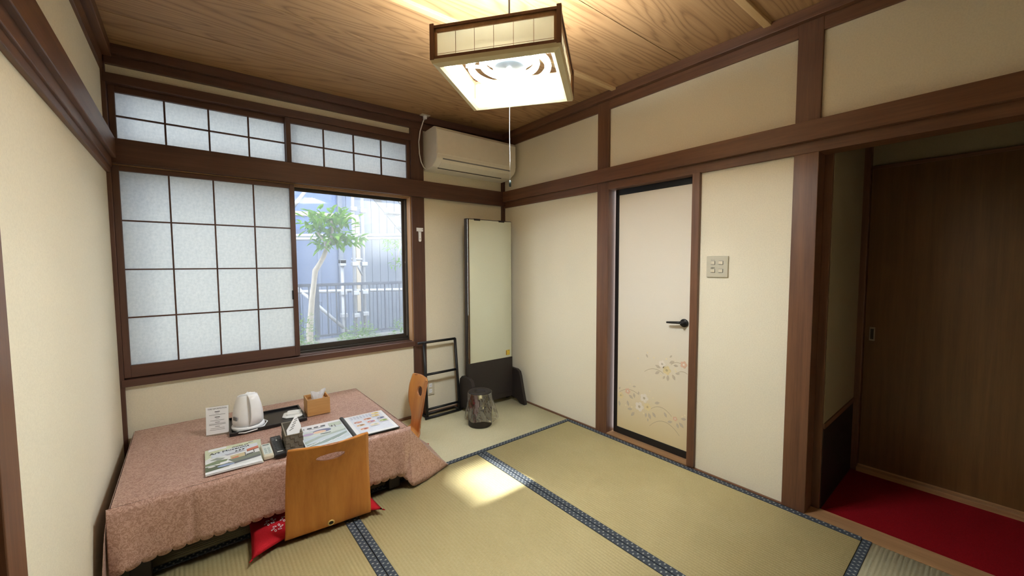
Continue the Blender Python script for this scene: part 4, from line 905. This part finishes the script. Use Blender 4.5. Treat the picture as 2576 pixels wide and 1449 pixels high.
M['leaf'] = leafmat('tree_leaf', (70, 118, 40), (124, 162, 66)); M['bush'] = leafmat('shrub_leaf', (76, 112, 62), (130, 156, 100)); M['bark'] = plain('pale_bark', (146, 140, 132), .9, var=.2, scale=40, bump=.5)
ty_ = 1.22
base = E(781, 794, ty_)
tr = thing('garden_tree', 'small pruned tree with pale crooked trunk and bright green leaves', 'tree', (base.x-.01, ty_, GZ)); TL = tr.location
def T_(u, v, dy=0): return E(u, v, ty_)-TL+Vector((0, dy, 0))
tube('trunk', [(-.01, 0, 0), T_(779, 830), T_(782, 794), T_(785, 751), T_(790, 709), T_(793, 681), T_(804, 664), T_(814, 646), T_(823, 622)], [.036, .030, .027, .025, .023, .026, .022, .021, .020], M['bark'], tr, 12)
brs = [[T_(823, 624), T_(818, 608), T_(806, 594), T_(798, 584)], [T_(823, 622), T_(836, 614, .02), T_(852, 610, .05), T_(862, 598, .05)], [T_(824, 622), T_(830, 604, -.03), T_(834, 580, -.03), T_(832, 556, -.02)]]
for b in brs: tube('branch', b, [.018, .014, .011, .009], M['bark'], tr, 8)
bm = bmesh.new()
for cu_x, cv, sx_, sz_, n in ((826, 556, .10, .045, 85), (800, 568, .06, .035, 34), (846, 548, .06, .035, 40), (860, 600, .10, .032, 85), (836, 604, .07, .04, 34), (812, 616, .03, .03, 12), (806, 546, .04, .04, 20)):
    c = T_(cu_x, cv)
    for k in range(n):
        o_ = Vector((rnd.gauss(0, sx_), rnd.gauss(0, .07), rnd.gauss(0, sz_))); leaf_mesh(bm, c+o_, Vector((o_.x*3+rnd.uniform(-.5, .5), o_.y*3+rnd.uniform(-.5, .5), rnd.uniform(-.5, .6))), Vector((0, 0, 1)), rnd.uniform(.075, .12), rnd.uniform(.016, .024))
f_ = from_bm('foliage', bm, M['leaf'], tr); f_['kind'] = 'stuff'
def bush(label, u, y, ztop, rx, ry_, n, L):
    c = E(u, 800, y); th = thing('garden_shrub', label, 'shrub', (c.x, y, GZ), 0, 'shrubs outside the window'); H = ztop-GZ
    b1 = bmesh.new()
    for k in range(7):
        a = rnd.uniform(0, 6.3); add_tube(b1, [(0, 0, 0), (rx*.4*math.cos(a), ry_*.4*math.sin(a), H*.5), (rx*.7*math.cos(a), ry_*.7*math.sin(a), H*.85)], [.010, .007, .003], 5)
    from_bm('stems', b1, M['bark'], th)
    bm = bmesh.new()
    for k in range(n):
        a = rnd.uniform(0, 6.283); h = rnd.uniform(.12, 1)**.7; r = math.sqrt(rnd.random())*math.sqrt(max(0.03, 1-((h-.45)/.58)**2)); p = Vector((rx*r*math.cos(a), ry_*r*math.sin(a), H*h*(1+rnd.uniform(-.05, .05))))
        leaf_mesh(bm, p, Vector((math.cos(a)+rnd.uniform(-.8, .8), math.sin(a)+rnd.uniform(-.8, .8), rnd.uniform(-.2, .9))), Vector((0, 0, 1)), L*rnd.uniform(.7, 1.2), L*.28)
    f_ = from_bm('foliage', bm, M['bush'], th); f_['kind'] = 'stuff'
def vz(u, v, y): return E(u, v, y).z
bush('light green shrub at the foot of the small tree', 768, .92, vz(768, 806, .92), .15, .13, 700, .030)
bush('wide low light green shrub in the middle of the window', 905, 1.40, vz(905, 824, 1.40), .33, .20, 1700, .034)
bush('loose shrub at the right edge of the window', 1010, 1.72, vz(1000, 806, 1.72), .20, .16, 500, .036)
bush('low shrub just below the window sill at its left', 742, .55, vz(755, 848, .55), .17, .14, 900, .028)
bush('low shrub between the tree and the wide shrub', 868, .85, vz(850, 850, .85), .16, .13, 900, .028)
nb = E(1006, 640, 1.6)
hb = thing('hanging_branch', 'slender branch with narrow leaves hanging at the right edge of the window', 'branch', (nb.x+.25, 1.6, GZ)); HL = hb.location
def H_(u, v): return E(u, v, 1.6)-HL
tube('stem', [(0, 0, 0), (.02, 0, 1.6), H_(1040, 590), H_(1012, 606), H_(985, 626)], [.02, .016, .009, .006, .003], M['bark'], hb, 6); tube('stem', [H_(1012, 606), H_(1003, 632), H_(994, 672)], [.006, .004, .002], M['bark'], hb, 6)
bm = bmesh.new()
for k in range(90):
    u = rnd.uniform(968, 1022); v = 600+rnd.random()**1.5*70*(1 if u > 985 else .5); leaf_mesh(bm, H_(u, v)+Vector((0, rnd.uniform(-.06, .06), 0)), Vector((rnd.uniform(-1, .4), rnd.uniform(-.4, .4), rnd.uniform(-1, .3))), Vector((0, 0, 1)), rnd.uniform(.04, .07), .007)
f_ = from_bm('foliage', bm, M['leaf'], hb); f_['kind'] = 'stuff'
